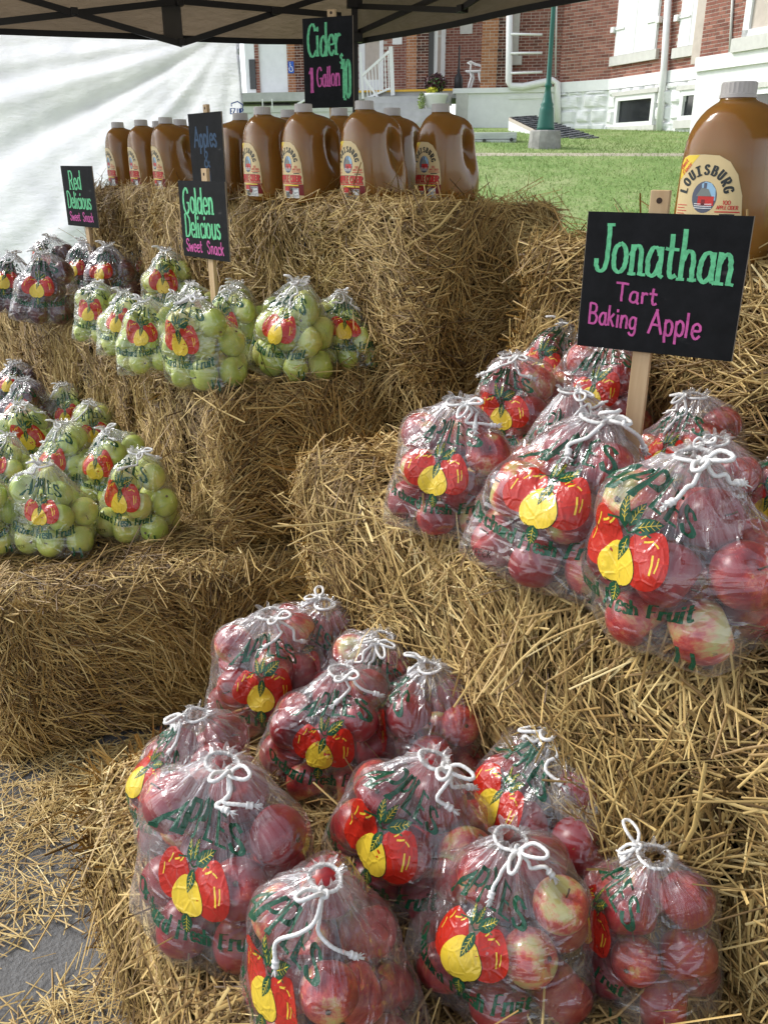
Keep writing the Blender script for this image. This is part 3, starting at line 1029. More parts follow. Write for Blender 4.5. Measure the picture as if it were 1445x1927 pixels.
T1, T2, T3, T3R = .44, .88, 1.325, 1.275
D1, D2, D3 = 15000, 12500, 9000
UNDER = 'straw bales under the upper steps'
# --- left block, lowest step
corner_bale('straw bale at the front left, its long face turned to the asphalt', (-.98, 1.81), 20, 1.08, .46, 0, T1, {'-y': 1.15, '+z': 1, '-x': 1.15}, D1, 101, wild=.10)
corner_bale('lowest straw bale under the middle of the lower golden apple bags', (-1.13, 2.30), 23, .98, .46, 0, T1, {'+z': .9, '-x': 1}, D3, 102)
corner_bale('lowest straw bale under the rearmost lower golden apple bags', (-1.32, 2.76), 26, .98, .46, 0, T1, {'+z': .8, '-x': 1}, D3, 103)
corner_bale('lowest straw bale under the dark red apple bags at the left edge', (-1.56, 3.22), 28, 1.0, .46, 0, T1, {'+z': .8, '-x': 1}, D3, 104)
corner_bale('lowest straw bale farthest back beside the white sheet', (-1.80, 3.68), 28, 1.0, .46, 0, T1, {'+z': .5, '-x': .6}, D3, 116, twine=False)
# middle step
corner_bale('straw bale step carrying the upper golden apple bags', (-.93, 2.93), -58, .96, .49, T1, T2 - T1, {'-y': 1.1, '+x': 1.15, '+z': 1}, D2, 105, wild=.08)
corner_bale('straw bale step carrying the dark red apple bags by the sheet', (-1.56, 3.71), -51, .98, .50, T1, T2 - T1, {'-y': 1, '+z': .9}, D3, 106, wild=.08)
corner_bale('straw bale step at the far left end beside the white sheet', (-2.16, 4.44), -51, .92, .50, T1, T2 - T1, {'-y': .8, '+z': .7}, D3, 107, twine=False)
# top step with the cider
corner_bale('straw bale with a ragged right end under the four nearest centre jugs', (-.394, 2.915), -53, .82, .52, T2, T3 - T2, {'-y': 1.15, '+x': 1.3, '+z': 1, '+y': .4}, D2, 108, wild=.16, rag=1.3)
corner_bale('straw bale behind the golden apple sign with jugs on top', (-.887, 3.57), -53, .82, .52, T2, T3 - T2, {'-y': 1.1, '+z': 1}, D2, 109, wild=.12)
corner_bale('straw bale at the left end of the jug row by the white sheet', (-1.381, 4.225), -53, .82, .52, T2, T3 - T2, {'-y': 1.1, '-x': 1, '+z': 1}, D3, 110, wild=.12)
corner_bale('straw bale in the dark gap under the ragged bale end', (-.394, 2.915), -53, .83, .52, T1, T2 - T1, {'-y': 1, '+x': 1, '+z': .4}, D3, 111, twine=False)
corner_bale('bottom straw bale hidden in the gap between the two blocks', (-.394, 2.915), -53, .83, .52, 0, T1, {'-y': .6, '+x': .7}, D3, 112, twine=False)
for c in ((-.887, 3.57), (-1.381, 4.225)):
    corner_bale('straw bale under the cider row, hidden behind the apple bag steps', c, -53, .82, .52, T1, T2 - T1, {'-y': .25, '+y': .4}, D3, 113, twine=False, group=UNDER)
    corner_bale('straw bale under the cider row, hidden behind the apple bag steps', c, -53, .82, .52, 0, T1, {'-y': .25, '+y': .4}, D3, 114, twine=False, group=UNDER)
# --- right block
corner_bale('straw bale nearest the asphalt under the front Jonathan apple bags', (-.52, 1.22), -59, .95, .47, 0, T1, {'-y': 1.25, '-x': 1.1, '+z': 1}, 19000, 120, wild=.14, light=.05, rag=1.3)
corner_bale('low straw bale under the rear bags of the front group', (-.28, 1.71), -59, 1.0, .48, 0, T1, {'-x': 1, '+z': 1, '-y': .3}, D1, 121, wild=.08)
corner_bale('low straw bale beneath the right edge of the front apple bags', (.24, .85), -59, .9, .48, 0, T1, {'+z': 1}, D2, 122, twine=False)
corner_bale('straw bale step carrying the bags below the Jonathan sign', (-.15, 1.62), -54.6, .98, .50, T1, T2 - T1, {'-y': 1.2, '-x': 1.2, '+z': 1}, 18000, 123, wild=.10, light=.06, rag=1.2)
corner_bale('straw bale cut by the lower right edge of the view', (.425, .81), -54.6, .9, .50, T1, T2 - T1, {'-y': 1.1, '+z': .7}, 18000, 124, wild=.12, light=.04)
corner_bale('straw bale under the big near cider jug behind the Jonathan sign', (.31, 1.90), -54.6, .98, .50, T2, T3R - T2, {'-y': 1.1, '-x': 1.2, '+z': 1}, D2, 125, wild=.10)
corner_bale('straw bale behind the Jonathan apple bags, mostly covered by them', (.26, 1.97), -54.6, 1.0, .50, T1, T2 - T1, {'-x': 1, '-y': .4, '+z': .4}, D3, 126, twine=False)
corner_bale('bottom straw bale behind the Jonathan apple bags, covered by the steps', (.26, 1.97), -54.6, 1.0, .50, 0, T1, {'-x': .6}, D3, 127, twine=False)

# ------------------------------------------------------------------ the bags of apples
J, Gd, RD = 'jonathan', 'golden', 'delicious'
def bagk(kind, px, py, z, wpx, turn, label, **k):
    """as bag(), but (px, py) is the tied neck, not the base"""
    zk = z + .20
    for _ in range(3):
        p = onz(px, py, zk)
        dep = p[1] * cp - (z - EYE) * sp
        s = min(max(wpx * dep / FPX * BAG_GROW[kind] / .283, .66), 1.2)
        zk = z + .228 * s
    bagxy(kind, p[0], p[1], z, wpx, turn, label, **k)
def bagxy(kind, x, y, z, wpx, turn, label, **k):
    dz = z - EYE
    dep = y * cp - dz * sp
    bag(kind, CX + FPX * x / dep, CY - FPX * (y * sp + dz * cp) / dep, z, wpx, turn, label, **k)
zA, zB = T1 + .004, T2 + .004
bagxy(J, -.135, 1.455, zA, 215, 35, 'topmost bag of red apples in the lower pile, against the straw wall')
bagk(J, 505, 1190, zA, 220, 40, 'bag of red apples in the lower pile, second from the back, leaning left', style={'knot': .6})
bagxy(J, -.025, 1.31, zA, 222, 8, 'bag of dark red apples in the lower pile touching the straw wall', style={'knot': -.3, 'loops': 3})
bag(J, 365, 1560, zA, 262, 72, 'bag of red apples at the left edge of the lower pile beside asphalt', style={'knot': .2})
bagk(J, 615, 1285, zA, 245, 16, 'bag of red apples in the middle of the lower pile with only ES readable', style={'knot': .5})
bagk(J, 812, 1300, zA, 250, 64, 'bag of red apples right of the lower middle bag, beside the straw wall', style={'knot': -1.2})
bag(J, 442, 1730, zA, 335, 38, 'bag with one green yellow apple near its knot, at the left front', style={'knot': .9, 'tail': .6})
bag(J, 775, 1655, zA, 325, 42, 'bag of red apples in the centre of the lower pile with a big printed leaf', style={'knot': 1.3})
bagk(J, 1030, 1420, zA, 305, 45, 'bag of red apples at the right rear of the lower pile by the straw', style={'knot': .3})
bag(J, 625, 1925, zA, 340, 48, 'bag of red apples at the bottom edge with two long knotted cord tails', style={'knot': .9, 'tail': 1.5, 'loops': 1})
bag(J, 935, 1840, zA, 325, 33, 'bag of red apples at the bottom edge with a yellow blushed apple in front', style={'knot': .9, 'tail': .7})
bag(J, 1205, 1825, zA, 285, 58, 'bag of red apples at the bottom right corner of the lower pile', style={'knot': -.9, 'tail': .6})
bag(J, 860, 985, zB, 245, 22, 'leftmost bag of red apples in front of the Jonathan sign', style={'knot': 1.0})
bag(J, 1050, 1080, zB, 340, 30, flat=.95, label= 'large bag of red apples in the middle before the Jonathan sign', style={'knot': 1.0})
bag(J, 1275, 1175, zB, 375, 38, flat=.95, label= 'largest bag of red apples below the Jonathan sign, cut by the right edge', style={'knot': 1.2})
bagxy(J, .48, 1.20, zB, 245, 35, 'bag of red apples right of the sign stake with a wide white bow', style={'knot': .2})
bagxy(J, .32, 1.36, zB, 215, 35, 'low bag of red apples just left of the Jonathan sign stake', style={'knot': 1.2})
bagk(J, 985, 695, zB, 200, 40, 'bag of red apples behind the leftmost bag of the Jonathan row', style={'knot': .8})
bagk(J, 1130, 652, zB + .05, 195, 35, 'bag of red apples directly under the left part of the Jonathan board')
bagk(J, 1042, 628, zB + .05, 175, 30, 'rearmost bag of red apples at the left of the Jonathan board')
bagxy(J, .53, 1.40, zB, 210, 30, 'bag of red apples in the shade under the right part of the Jonathan board')
bagxy(J, .63, 1.17, zB, 230, 40, 'bag of red apples cut off by the right edge beside the bow')
bag(Gd, 193, 645, zB, 95, 22, 'leftmost bag of golden apples on the upper step beside the dark red bags')
bag(Gd, 246, 668, zB, 98, 25, 'second bag of golden apples from the left in the front row of the upper step')
bag(Gd, 292, 698, zB, 122, 30, 'third bag of golden apples from the left in the front row of the upper step')
bag(Gd, 395, 722, zB, 155, 30, 'bag of golden apples at the front corner of the upper step', style={'knot': .4})
bagxy(Gd, -.26, 2.37, zB, 150, 22, flat=1.06, label='bag of golden apples right of the upper step corner with print facing out')
bagxy(Gd, -.105, 2.45, zB, 120, 12, flat=1.1, label='rightmost bag of golden apples on the upper step, its cord pointing up', style={'knot': .1})
bagk(Gd, 315, 500, zB, 108, 20, 'bag of golden apples in the second row left of the golden apple sign')
bagxy(Gd, -.60, 2.57, zB, 100, 15, 'bag of golden apples at the foot of the golden apple sign stake')
bagxy(Gd, -.44, 2.575, zB, 120, 40, 'bag of golden apples just right of the golden apple sign stake')
bagxy(Gd, -.285, 2.64, zB, 120, 5, 'bag of golden apples in the rear row left of the rightmost bag', style={'knot': 1.4})
bagxy(Gd, -.63, 2.87, zB, 95, 20, 'rearmost bag of golden apples directly behind the golden apple sign stake')
bagxy(Gd, -.46, 2.79, zB, 100, 20, 'bag of golden apples in the rear row against the straw face')
bag(Gd, -2, 1030, zA, 130, 30, 'bag of golden apples cut by the left edge in the lower front row')
bag(Gd, 112, 1035, zA, 150, 30, 'middle bag of golden apples in the front row of the lower left step')
bag(Gd, 262, 1010, zA, 150, 42, 'rightmost bag of golden apples on the lower left step against the straw', style={'knot': 1.0})
bagk(Gd, 110, 832, zA, 125, 40, 'bag of golden apples in the second lower row, left of the looped cord')
bagk(Gd, 212, 835, zA, 135, 20, 'bag of golden apples in the second lower row with a tall cord loop', style={'knot': .2, 'loops': 3})
bagk(Gd, 55, 785, zA, 120, 10, 'bag of golden apples in the third lower row near the dark red bags')
bagk(Gd, 165, 778, zA, 105, 10, 'bag of golden apples in the third lower row against the straw face')
bagk(Gd, 2, 842, zA, 105, 50, 'bag of golden apples half outside the left edge in the second lower row')
bagk(Gd, 118, 748, zA, 90, 0, 'rearmost bag of golden apples on the lower left step')
bag(RD, 28, 588, zB, 100, 30, 'bag of dark red apples on the upper step, cut by the left edge')
bag(RD, 92, 606, zB, 108, 38, 'front bag of dark red apples on the upper step at the far left')
bagk(RD, 155, 475, zB, 85, 35, 'bag of dark red apples in front of the red apple sign stake')
bagk(RD, 208, 478, zB, 95, 38, 'bag of dark red apples right behind the leftmost golden apple bag')
bagk(RD, 95, 462, zB, 85, 45, 'bag of dark red apples in the rear row against the white sheet')
bagk(RD, 195, 448, zB, 75, 30, 'rearmost bag of dark red apples right of the red apple sign stake')
bagk(RD, 285, 468, zB, 95, 20, 'rightmost bag of dark red apples, against the straw under the jugs')
bagk(RD, 240, 460, zB, 80, 20, 'bag of dark red apples in the rear row between the two upright bows')
bagk(RD, 45, 735, zA, 105, 30, 'bag of dark red apples at the left edge behind the lower golden bags')
bagk(RD, 18, 692, zA, 90, 30, 'farthest bag of dark red apples on the lower step at the left edge')

# ------------------------------------------------------------------ cider jugs
def cider_mat():
    t = NT('cider')
    tc = t.n('TexCoord')
    nz = t.n('TexNoise', {'Vector': tc.outputs['Object'], 'Scale': 9.0, 'Detail': 3.0})
    cr = t.ramp(nz.outputs['Fac'], [(.3, (.225, .098, .017)), (.7, (.30, .140, .029))])
    b = t.bsdf(cr, .17, None, .4)
    b.inputs['Subsurface Weight'].default_value = .55
    b.inputs['Subsurface Radius'].default_value = (.055, .022, .006)
    b.inputs['Subsurface Scale'].default_value = 1.0
    b.inputs['Coat Weight'].default_value = .2
    b.inputs['Coat Roughness'].default_value = .05
    return t.surf(b)
M['cider'] = cider_mat()
M['cap'] = simple('white_cap', (.50, .465, .43), .45, .04)
def flat(name, col, rough=.4): return simple(name, col, rough, .03)
M['label_paper'] = flat('label_paper', (.66, .51, .26))
M['label_yellow'] = flat('label_yellow', (.80, .58, .05))
M['label_red'] = flat('label_red', (.55, .035, .03))
M['label_darkred'] = flat('label_darkred', (.20, .02, .02))
M['label_black'] = flat('label_black', (.02, .025, .025))
M['label_sky'] = flat('label_sky', (.30, .50, .66))
M['label_slate'] = flat('label_slate', (.10, .11, .15))
M['label_white'] = flat('label_white', (.78, .78, .76))
M['label_roof'] = flat('label_roof', (.20, .22, .20))

JZ = [0, .004, .014, .03, .06, .09, .115, .135, .155, .175, .192, .206, .218, .228, .236, .242, .247, .252, .262, .268]
JF = [.070, .079, .085, .087, .088, .088, .088, .088, .088, .088, .087, .085, .082, .078, .073, .066, .058, .0555, .055, .047]
JB = [.080, .090, .098, .101, .102, .098, .090, .083, .079, .078, .079, .078, .074, .066, .054, .036, .010, -.004, -.005, -.013]
JW = [.058, .067, .073, .075, .075, .075, .074, .073, .072, .071, .070, .067, .062, .056, .048, .039, .028, .0255, .025, .018]
JN = [3.2] * 9 + [3.0, 2.8, 2.6, 2.4, 2.2, 2.1, 2.0, 2, 2, 2, 2]
NJ, MJ = 80, 64
def jug_grid():
    zz = np.interp(np.linspace(0, 1, MJ), np.linspace(0, 1, len(JZ)), JZ)
    f, b, wd, nn_ = (np.interp(zz, JZ, q) for q in (JF, JB, JW, JN))
    th = np.arange(NJ) * 2 * math.pi / NJ       # 0 = front (-Y here), ccw
    c, s_ = np.cos(th), np.sin(th)
    G = np.empty((MJ, NJ, 3))
    for i in range(MJ):
        e = 2 / nn_[i]
        cx_ = np.sign(c) * np.abs(c) ** e
        sx_ = np.sign(s_) * np.abs(s_) ** e
        mid = (b[i] - f[i]) / 2 if zz[i] > .2 else 0.0
        if zz[i] > .2: mid *= min(1, (zz[i] - .2) / .04)
        G[i, :, 1] = mid + np.where(c > 0, -cx_ * (f[i] + mid), -cx_ * (b[i] - mid))
        G[i, :, 0] = sx_ * wd[i]
        G[i, :, 2] = zz[i]
    # finger dents either side of the grip
    for sg in (1, -1):
        d = np.exp(-((G[..., 1] - .030) / .022) ** 2 - ((G[..., 2] - .150 + (G[..., 1] - .03) * .9) / .050) ** 2) * (G[..., 0] * sg > 0)
        G[..., 0] -= sg * d * .034
    return G
JG = jug_grid()
def jn():
    du = np.roll(JG, -1, 1) - np.roll(JG, 1, 1); dv = np.gradient(JG, axis=0)
    n = np.cross(du, dv); return n / (np.linalg.norm(n, axis=-1, keepdims=True) + 1e-12)
JNrm = jn()
idx = np.arange(MJ * NJ).reshape(MJ, NJ); nx_ = np.roll(idx, -1, 1)
JFc = np.stack([idx[:-1], nx_[:-1], nx_[1:], idx[1:]], -1).reshape(-1, 4)
JV = JG.reshape(-1, 3)
def cap_face(V, F):
    V = np.concatenate([V, [[0, 0.005, 0]]]); k = len(V) - 1
    F3 = np.array([(idx[0][(i + 1) % NJ], idx[0][i], k) for i in range(NJ)])
    return V, [F, F3]
V_, F_ = cap_face(JV, JFc)
JUG_ME = np_mesh('jug_body', V_, F_, [M['cider']], True)
capm = MB()
ribs = []
for i in range(36):
    a = 2 * math.pi * i / 36
cn = 48
prof = [(.0245, .2510), (.0275, .2512), (.0275, .2560), (.0262, .2566), (.0262, .2575)]
capm.lathe(prof, cn, (0, -.030, 0))
v_, f_ = [], []
for (r, z) in ((.0258, .2575), (.0258, .2715), (.0248, .2735), (.020, .2738)):
    for k in range(cn):
        a = 2 * math.pi * k / cn
        q = r + (.0007 if k % 2 and .2575 < z < .2730 or (z == .2575 and k % 2) else 0)
        v_.append((q * math.cos(a), -.030 + q * math.sin(a), z))
for i in range(3):
    for k in range(cn):
        f_.append((i * cn + k, i * cn + (k + 1) % cn, (i + 1) * cn + (k + 1) % cn, (i + 1) * cn + k))
f_.append(tuple(range(3 * cn, 4 * cn)))
capm.add(v_, f_)
CAP_ME = capm.mesh('screw_cap', M['cap'], False)
# the paper label: u across (m), v up (m) on the front face
def lab_uv(u, v, off):
    """front-face coordinates -> surface of the jug"""
    z = np.clip(v, 0, .26)
    zi = np.interp(z, np.interp(np.linspace(0, 1, MJ), np.linspace(0, 1, len(JZ)), JZ), np.arange(MJ))
    i = np.clip(np.floor(zi).astype(int), 0, MJ - 2); fz = zi - i
    out = np.empty((len(u), 3))
    for q in range(len(u)):
        row = JG[i[q]] * (1 - fz[q]) + JG[i[q] + 1] * fz[q]
        rn = JNrm[i[q]] * (1 - fz[q]) + JNrm[i[q] + 1] * fz[q]
        o = np.argsort(row[:, 0] + (row[:, 1] > 0.0) * 9)
        o = o[row[o, 1] <= 0.0]
        x = row[o, 0]
        p = np.array([np.interp(u[q], x, row[o, k]) for k in range(3)])
        nn2 = np.array([np.interp(u[q], x, rn[o, k]) for k in range(3)])
        out[q] = p + nn2 / (np.linalg.norm(nn2) + 1e-9) * off[q]
    return out
def label_art():
    a = Art()
    z0, z1, z2, z3, z4 = .0005, .0007, .0009, .0011, .0013
    L = M
    out = [(-.054, .018), (-.050, .014), (.050, .014), (.056, .020), (.056, .070), (.052, .112), (.043, .142), (.030, .160), (.012, .169), (-.012, .1705), (-.040, .170), (-.050, .166), (-.054, .158)]
    P = []
    for i in range(len(out)):
        p, q = np.array(out[i]), np.array(out[(i + 1) % len(out)])
        for t in np.linspace(0, 1, 5)[:-1]: P.append(tuple(p + (q - p) * t))
    a.poly(P, L['label_paper'], z0)
    a.poly([(-.054, .132), (-.0535, .158), (-.050, .1655), (-.040, .1695), (-.020, .170)], L['label_yellow'], z1)
    def rot(ang, ox, oy): return lambda X, Y: (ox + X * math.cos(ang) - Y * math.sin(ang), oy + X * math.sin(ang) + Y * math.cos(ang))
    a.text('Best', 0, .002, .0068, L['label_red'], z2, .2, .14, serif=False, fit=.017, warp=rot(R(48), -.0435, .1535))
    a.text('Flavor'.replace('F', 'F'), 0, -.0065, .0062, L['label_red'], z2, .2, .14, serif=False, fit=.021, warp=rot(R(48), -.0430, .1530))
    # LOUISBURG on an arc
    cx_, cy2, rad = -.004, .1125, .0295
    word = 'LOUISBURG'
    for i, ch in enumerate(word):
        ang = R(168 - i * (158 / 8) + 2)
        ox, oy = cx_ + rad * math.cos(ang) * 1.06, cy2 + rad * math.sin(ang)
        a.text(ch, 0, 0, .0135, L['label_black'], z2, .30, .14, serif=True, fit=.0076, warp=rot(ang - R(90), ox, oy))
    # barn emblem
    a.poly(blob(cx_, cy2 - .004, .0205, .0235, 26), L['label_slate'], z1)
    a.poly([(cx_ - .004, .104), (cx_ + .019, .104), (cx_ + .0175, .120), (cx_ + .010, .129), (cx_, .1315), (cx_ - .006, .128)], L['label_sky'], z2)
    a.poly([(cx_ - .0135, .110), (cx_ + .0125, .1095), (cx_ + .006, .1205), (cx_ - .0055, .1225)], L['label_roof'], z3)
    a.quad(cx_ - .0025, .1215, cx_ + .0025, .1295, L['label_slate'], z3)
    a.quad(cx_ - .010, .0965, cx_ + .0165, .110, L['label_red'], z3)
    a.quad(cx_ - .004, .0965, cx_ + .002, .105, L['label_darkred'], z4)
    for k in range(3): a.line([(cx_ - .015, .0985 - k * .003), (cx_, .098 - k * .003), (cx_ + .014, .0985 - k * .003)], .0011, L['label_white'], z4)
    small = lambda t_, x, y, h, m, f: a.text(t_, x, y, h, m, z2, .2, .13, serif=False, fit=f)
    small('100', .033, .0985, .0058, L['label_red'], .012)
    small('APPLE CIDER', .034, .0915, .0052, L['label_red'], .031)
    a.line([(.016, .0875), (.034, .0878), (.052, .0875)], .0018, L['label_red'], z2)
    a.line([(.024, .0835), (.034, .0838), (.046, .0835)], .0022, L['label_black'], z2)
    for k in range(4): a.line([(-.051, .096 - k * .0042), (-.040, .096 - k * .0042), (-.032 - .004 * (k % 2), .096 - k * .0042)], .0011, L['label_red'], z2)
    a.line([(-.050, .0785), (-.01, .0792), (.036, .0790)], .0013, L['label_black'], z2)
    a.text('APPLE CIDER', .0012, .0598, .0165, L['label_darkred'], z2, .34, .17, serif=True, fit=.100)
    a.text('APPLE CIDER', .000, .0610, .0165, L['label_red'], z3, .30, .14, serif=True, fit=.100)
    a.quad(-.051, .0545, .053, .0575, L['label_red'], z1)
    a.text('Ready to', -.02, .0475, .0062, L['label_red'], z2, .2, .13, serif=False, fit=.026) if False else None
    a.poly([(-.028, .050), (-.030, .038), (-.022, .026), (.056, .022), (.056, .053), (.03, .054)], L['label_darkred'], z1)
    a.line([(-.026, .0495), (.0, .0503), (.042, .0500)], .0032, L['label_yellow'], z2)
    a.poly(blob(-.014, .037, .0115, .0115, 18, .1), L['label_red'], z2)
    a.poly(blob(.006, .036, .0115, .0115, 18, .1), L['label_darkred'], z3)
    a.quad(-.024, .0145, .0, .034, L['label_white'], z3)
    g = np.random.default_rng(3); x = -.0225
    while x < -.0015:
        wdt = g.choice([.0006, .0009, .0014])
        a.quad(x, .0165, x + wdt, .0325, L['label_black'], z4); x += wdt + g.choice([.0006, .0010])
    a.quad(.004, .0150, .042, .043, L['label_white'], z3)
    for k in range(8): a.line([(.006, .0408 - k * .0032), (.024, .0408 - k * .0032), (.040 - .008 * (k % 3), .0408 - k * .0032)], .0009 if k else .0022, L['label_black'], z4)
    for k in range(8): a.line([(-.050, .048 - k * .0038), (-.04, .048 - k * .0038), (-.032, .048 - k * .0038)], .0009, L['label_darkred'], z2)
    return a
LA = label_art()
lv, lf, lm = LA.cut(np.linspace(-.06, .06, 17), np.linspace(.01, .18, 15))
LABEL_ME = np_mesh('paper_label', lab_uv(lv[:, 0], lv[:, 1], lv[:, 2]), lf, LA.slots, True, lm)
def jug(px, y, z, label, yaw=-53, s=1.0):
    dep = y * cp - (z - EYE) * sp
    x = (px - CX) / FPX * dep
    root = thing('cider_jug', label, 'cider jug', (x, y, z), (0, 0, R(yaw)), 'gallon jugs of apple cider')
    root.scale = (s, s, s)
    link('jug_body', JUG_ME, root); link('screw_cap', CAP_ME, root); link('paper_label', LABEL_ME, root)
ZJ = T3 + .004
jug(1358, 1.56, T3R + .004, 'big near cider jug behind the Jonathan sign, cut by the right edge', -46, 1.05)
jug(702, 2.66, ZJ, 'front cider jug directly right of the cider price sign stake', -50)
jug(838, 2.80, ZJ, 'rightmost cider jug of the centre group, standing before the lawn', -50)
jug(748, 3.02, ZJ, 'cider jug behind and between the two rightmost centre jugs', -40)
jug(592, 2.80, ZJ, 'cider jug just left of the cider price sign stake', -52)
jug(517, 2.95, ZJ, 'cider jug in the front row, second left of the price sign stake', -53)
jug(563, 3.13, ZJ, 'cider jug in the rear row behind the two jugs left of the stake', -50)
jug(655, 3.02, ZJ, 'cider jug in the rear row hidden behind the price sign stake', -50)
jug(449, 3.34, ZJ, 'cider jug showing its unlabelled side right of the dark blank looking sign', 60)
jug(337, 3.66, ZJ, 'cider jug just left of the dark sign, third from the left end', -55)
jug(291, 3.88, ZJ, 'second cider jug from the left end of the row', -55)
jug(247, 4.12, ZJ, 'leftmost cider jug of the row, before the white sheet', -55)
jug(322, 4.02, ZJ, 'cider jug in the rear row behind the three leftmost jugs', -50)
jug(362, 3.84, ZJ, 'cider jug in the rear row partly behind the dark sign', -50)

# ------------------------------------------------------------------ signs
def board_mat():
    t = NT('blackboard')
    tc = t.n('TexCoord')
    nz = t.n('TexNoise', {'Vector': tc.outputs['Object'], 'Scale': 22.0, 'Detail': 6.0, 'Roughness': .7})
    mp = t.n('Mapping', {'Vector': tc.outputs['Object'], 'Scale': (8, 8, 30), 'Rotation': (0, .6, 0)})
    n2 = t.n('TexNoise', {'Vector': mp, 'Scale': 1.5, 'Detail': 6.0})
    cr = t.ramp(nz.outputs['Fac'], [(.35, (.009, .0095, .010)), (.7, (.016, .0165, .018))])
    sm = t.ramp(n2.outputs['Fac'], [(.66, (0, 0, 0)), (.80, (1, 1, 1))])
    col = t.mixc(t.math('MULTIPLY', sm, .15), cr.outputs[0], (.35, .35, .33))
    return t.surf(t.bsdf(col, .75, None, .12))
M['board'] = board_mat()
M['board_edge'] = simple('board_edge', (.30, .25, .19), .8)
def wood_mat(name, a, b, sc=(60, 60, 4)):
    t = NT(name)
    tc = t.n('TexCoord')
    mp = t.n('Mapping', {'Vector': tc.outputs['Object'], 'Scale': sc})
    nz = t.n('TexNoise', {'Vector': mp, 'Scale': 1.0, 'Detail': 5.0, 'Distortion': .8})
    return t.surf(t.bsdf(t.ramp(nz.outputs['Fac'], [(.3, a), (.7, b)]), .65, None, .3))
M['stake'] = wood_mat('pine_stake', (.47, .31, .16), (.62, .45, .26))
M['hole_shade'] = simple('painted_hole_shade', (.05, .03, .02), .9)
def marker(name, col):
    t = NT(name)
    tc = t.n('TexCoord')
    nz = t.n('TexNoise', {'Vector': tc.outputs['Object'], 'Scale': 130.0, 'Detail': 4.0})
    lo = tuple(c * .72 for c in col)
    return t.surf(t.bsdf(t.ramp(nz.outputs['Fac'], [(.35, lo), (.6, col)]), .6, None, .25))
M['mk_green'] = marker('green_marker', (.16, .62, .30))
M['mk_pink'] = marker('pink_marker', (.66, .12, .38))
M['mk_blue'] = marker('blue_marker', (.022, .065, .13))
def sign(px, py, dep, r_az, wd, ht, label, lines, stake_dx, z_foot, top, roll=0.0, stake_w=.030, lean=0.0):
    """black board on a stake; r_az = azimuth of the board's right-hand direction; lines = (text, x, y, cap height, fit, material, thick, thin, serif, slope)"""
    c = atdepth(px, py, dep)
    root = thing('chalk_sign', label, 'sign', tuple(c), (lean, 0, R(r_az)), 'black hand lettered signs on stakes')
    # local: x right, z up, -y towards the viewer
    m = MB()
    co = [(-wd / 2, -ht / 2), (wd / 2, -ht / 2), (wd / 2, ht / 2), (-wd / 2, ht / 2)]
    cr, sr = math.cos(roll), math.sin(roll)
    rt = lambda x, z: (x * cr - z * sr, x * sr + z * cr)
    q = [rt(*p) for p in co]
    m.hexa([(q[0][0], -.0025, q[0][1]), (q[1][0], -.0025, q[1][1]), (q[1][0], .0025, q[1][1]), (q[0][0], .0025, q[0][1]),
            (q[3][0], -.0025, q[3][1]), (q[2][0], -.0025, q[2][1]), (q[2][0], .0025, q[2][1]), (q[3][0], .0025, q[3][1])])
    m.obj('board', M['board'], root)
    for a_, b_ in ((1, 2), (0, 3)):
        e = MB()
        sx = 1 if a_ == 1 else -1
        e.hexa([(q[a_][0], -.0018, q[a_][1]), (q[a_][0] + sx * .0008, -.0018, q[a_][1]), (q[a_][0] + sx * .0008, .0018, q[a_][1]), (q[a_][0], .0018, q[a_][1]),
                (q[b_][0], -.0018, q[b_][1]), (q[b_][0] + sx * .0008, -.0018, q[b_][1]), (q[b_][0] + sx * .0008, .0018, q[b_][1]), (q[b_][0], .0018, q[b_][1])])
        e.obj('raw_edge', M['board_edge'], root)
    s_ = MB()
    s_.box(stake_dx - stake_w / 2, stake_dx + stake_w / 2, .0028, .0148, z_foot - c[2], ht / 2 + top)
    st = s_.obj('stake', M['stake'], root, bevel=.0012)
    if top > .015:
        h = MB()
        n = 14
        v = [(stake_dx + .0045 * math.cos(6.283 * k / n), .0024, ht / 2 + top * .55 + .0045 * math.sin(6.283 * k / n)) for k in range(n)]
        v += [(x, .0034, z) for x, y, z in v]
        h.add(v, [tuple(range(n))[::-1]] + [(k, (k + 1) % n, n + (k + 1) % n, n + k) for k in range(n)] + [tuple(range(n, 2 * n))])
        h.obj('peg_hole_disc', M['hole_shade'], st)  # dark disc on the stake; the hole's inner shade is only its colour
    for k, (tx, x, y, h_, fit, mat, tk, tn, srf, slope) in enumerate(lines):
        V, F, W = letter_quads(tx, tk, tn, srf, 0, .06, fit / h_, .012, seed=k + 5)
        P = []
        for p in V:
            X = x + p[0] * h_; Z = y + p[1] * h_ + slope * p[0] * h_
            X, Z = rt(X, Z)
            P.append((X, -.0031 - p[2] * 6e-5, Z))
        link('lettering', np_mesh('lettering', np.array(P), np.array(F)[:, ::-1] if False else np.array(F), [M[mat]], False), root)
    return root
sign(1240, 537, 1.33, -31, .246, .212, 'large near black sign reading Jonathan in green on a pine stake', [
    ('Jonathan', -.105, .018, .070, .213, 'mk_green', .105, .065, True, -.045),
    ('Tart', -.066, -.027, .027, .066, 'mk_pink', .14, .13, False, -.06),
    ('Baking', -.108, -.066, .031, .081, 'mk_pink', .12, .11, False, -.07),
    ('Apple', -.008, -.074, .037, .080, 'mk_pink', .11, .10, False, -.03)], -.016, T2 - .05, .033, 0.0, .029)
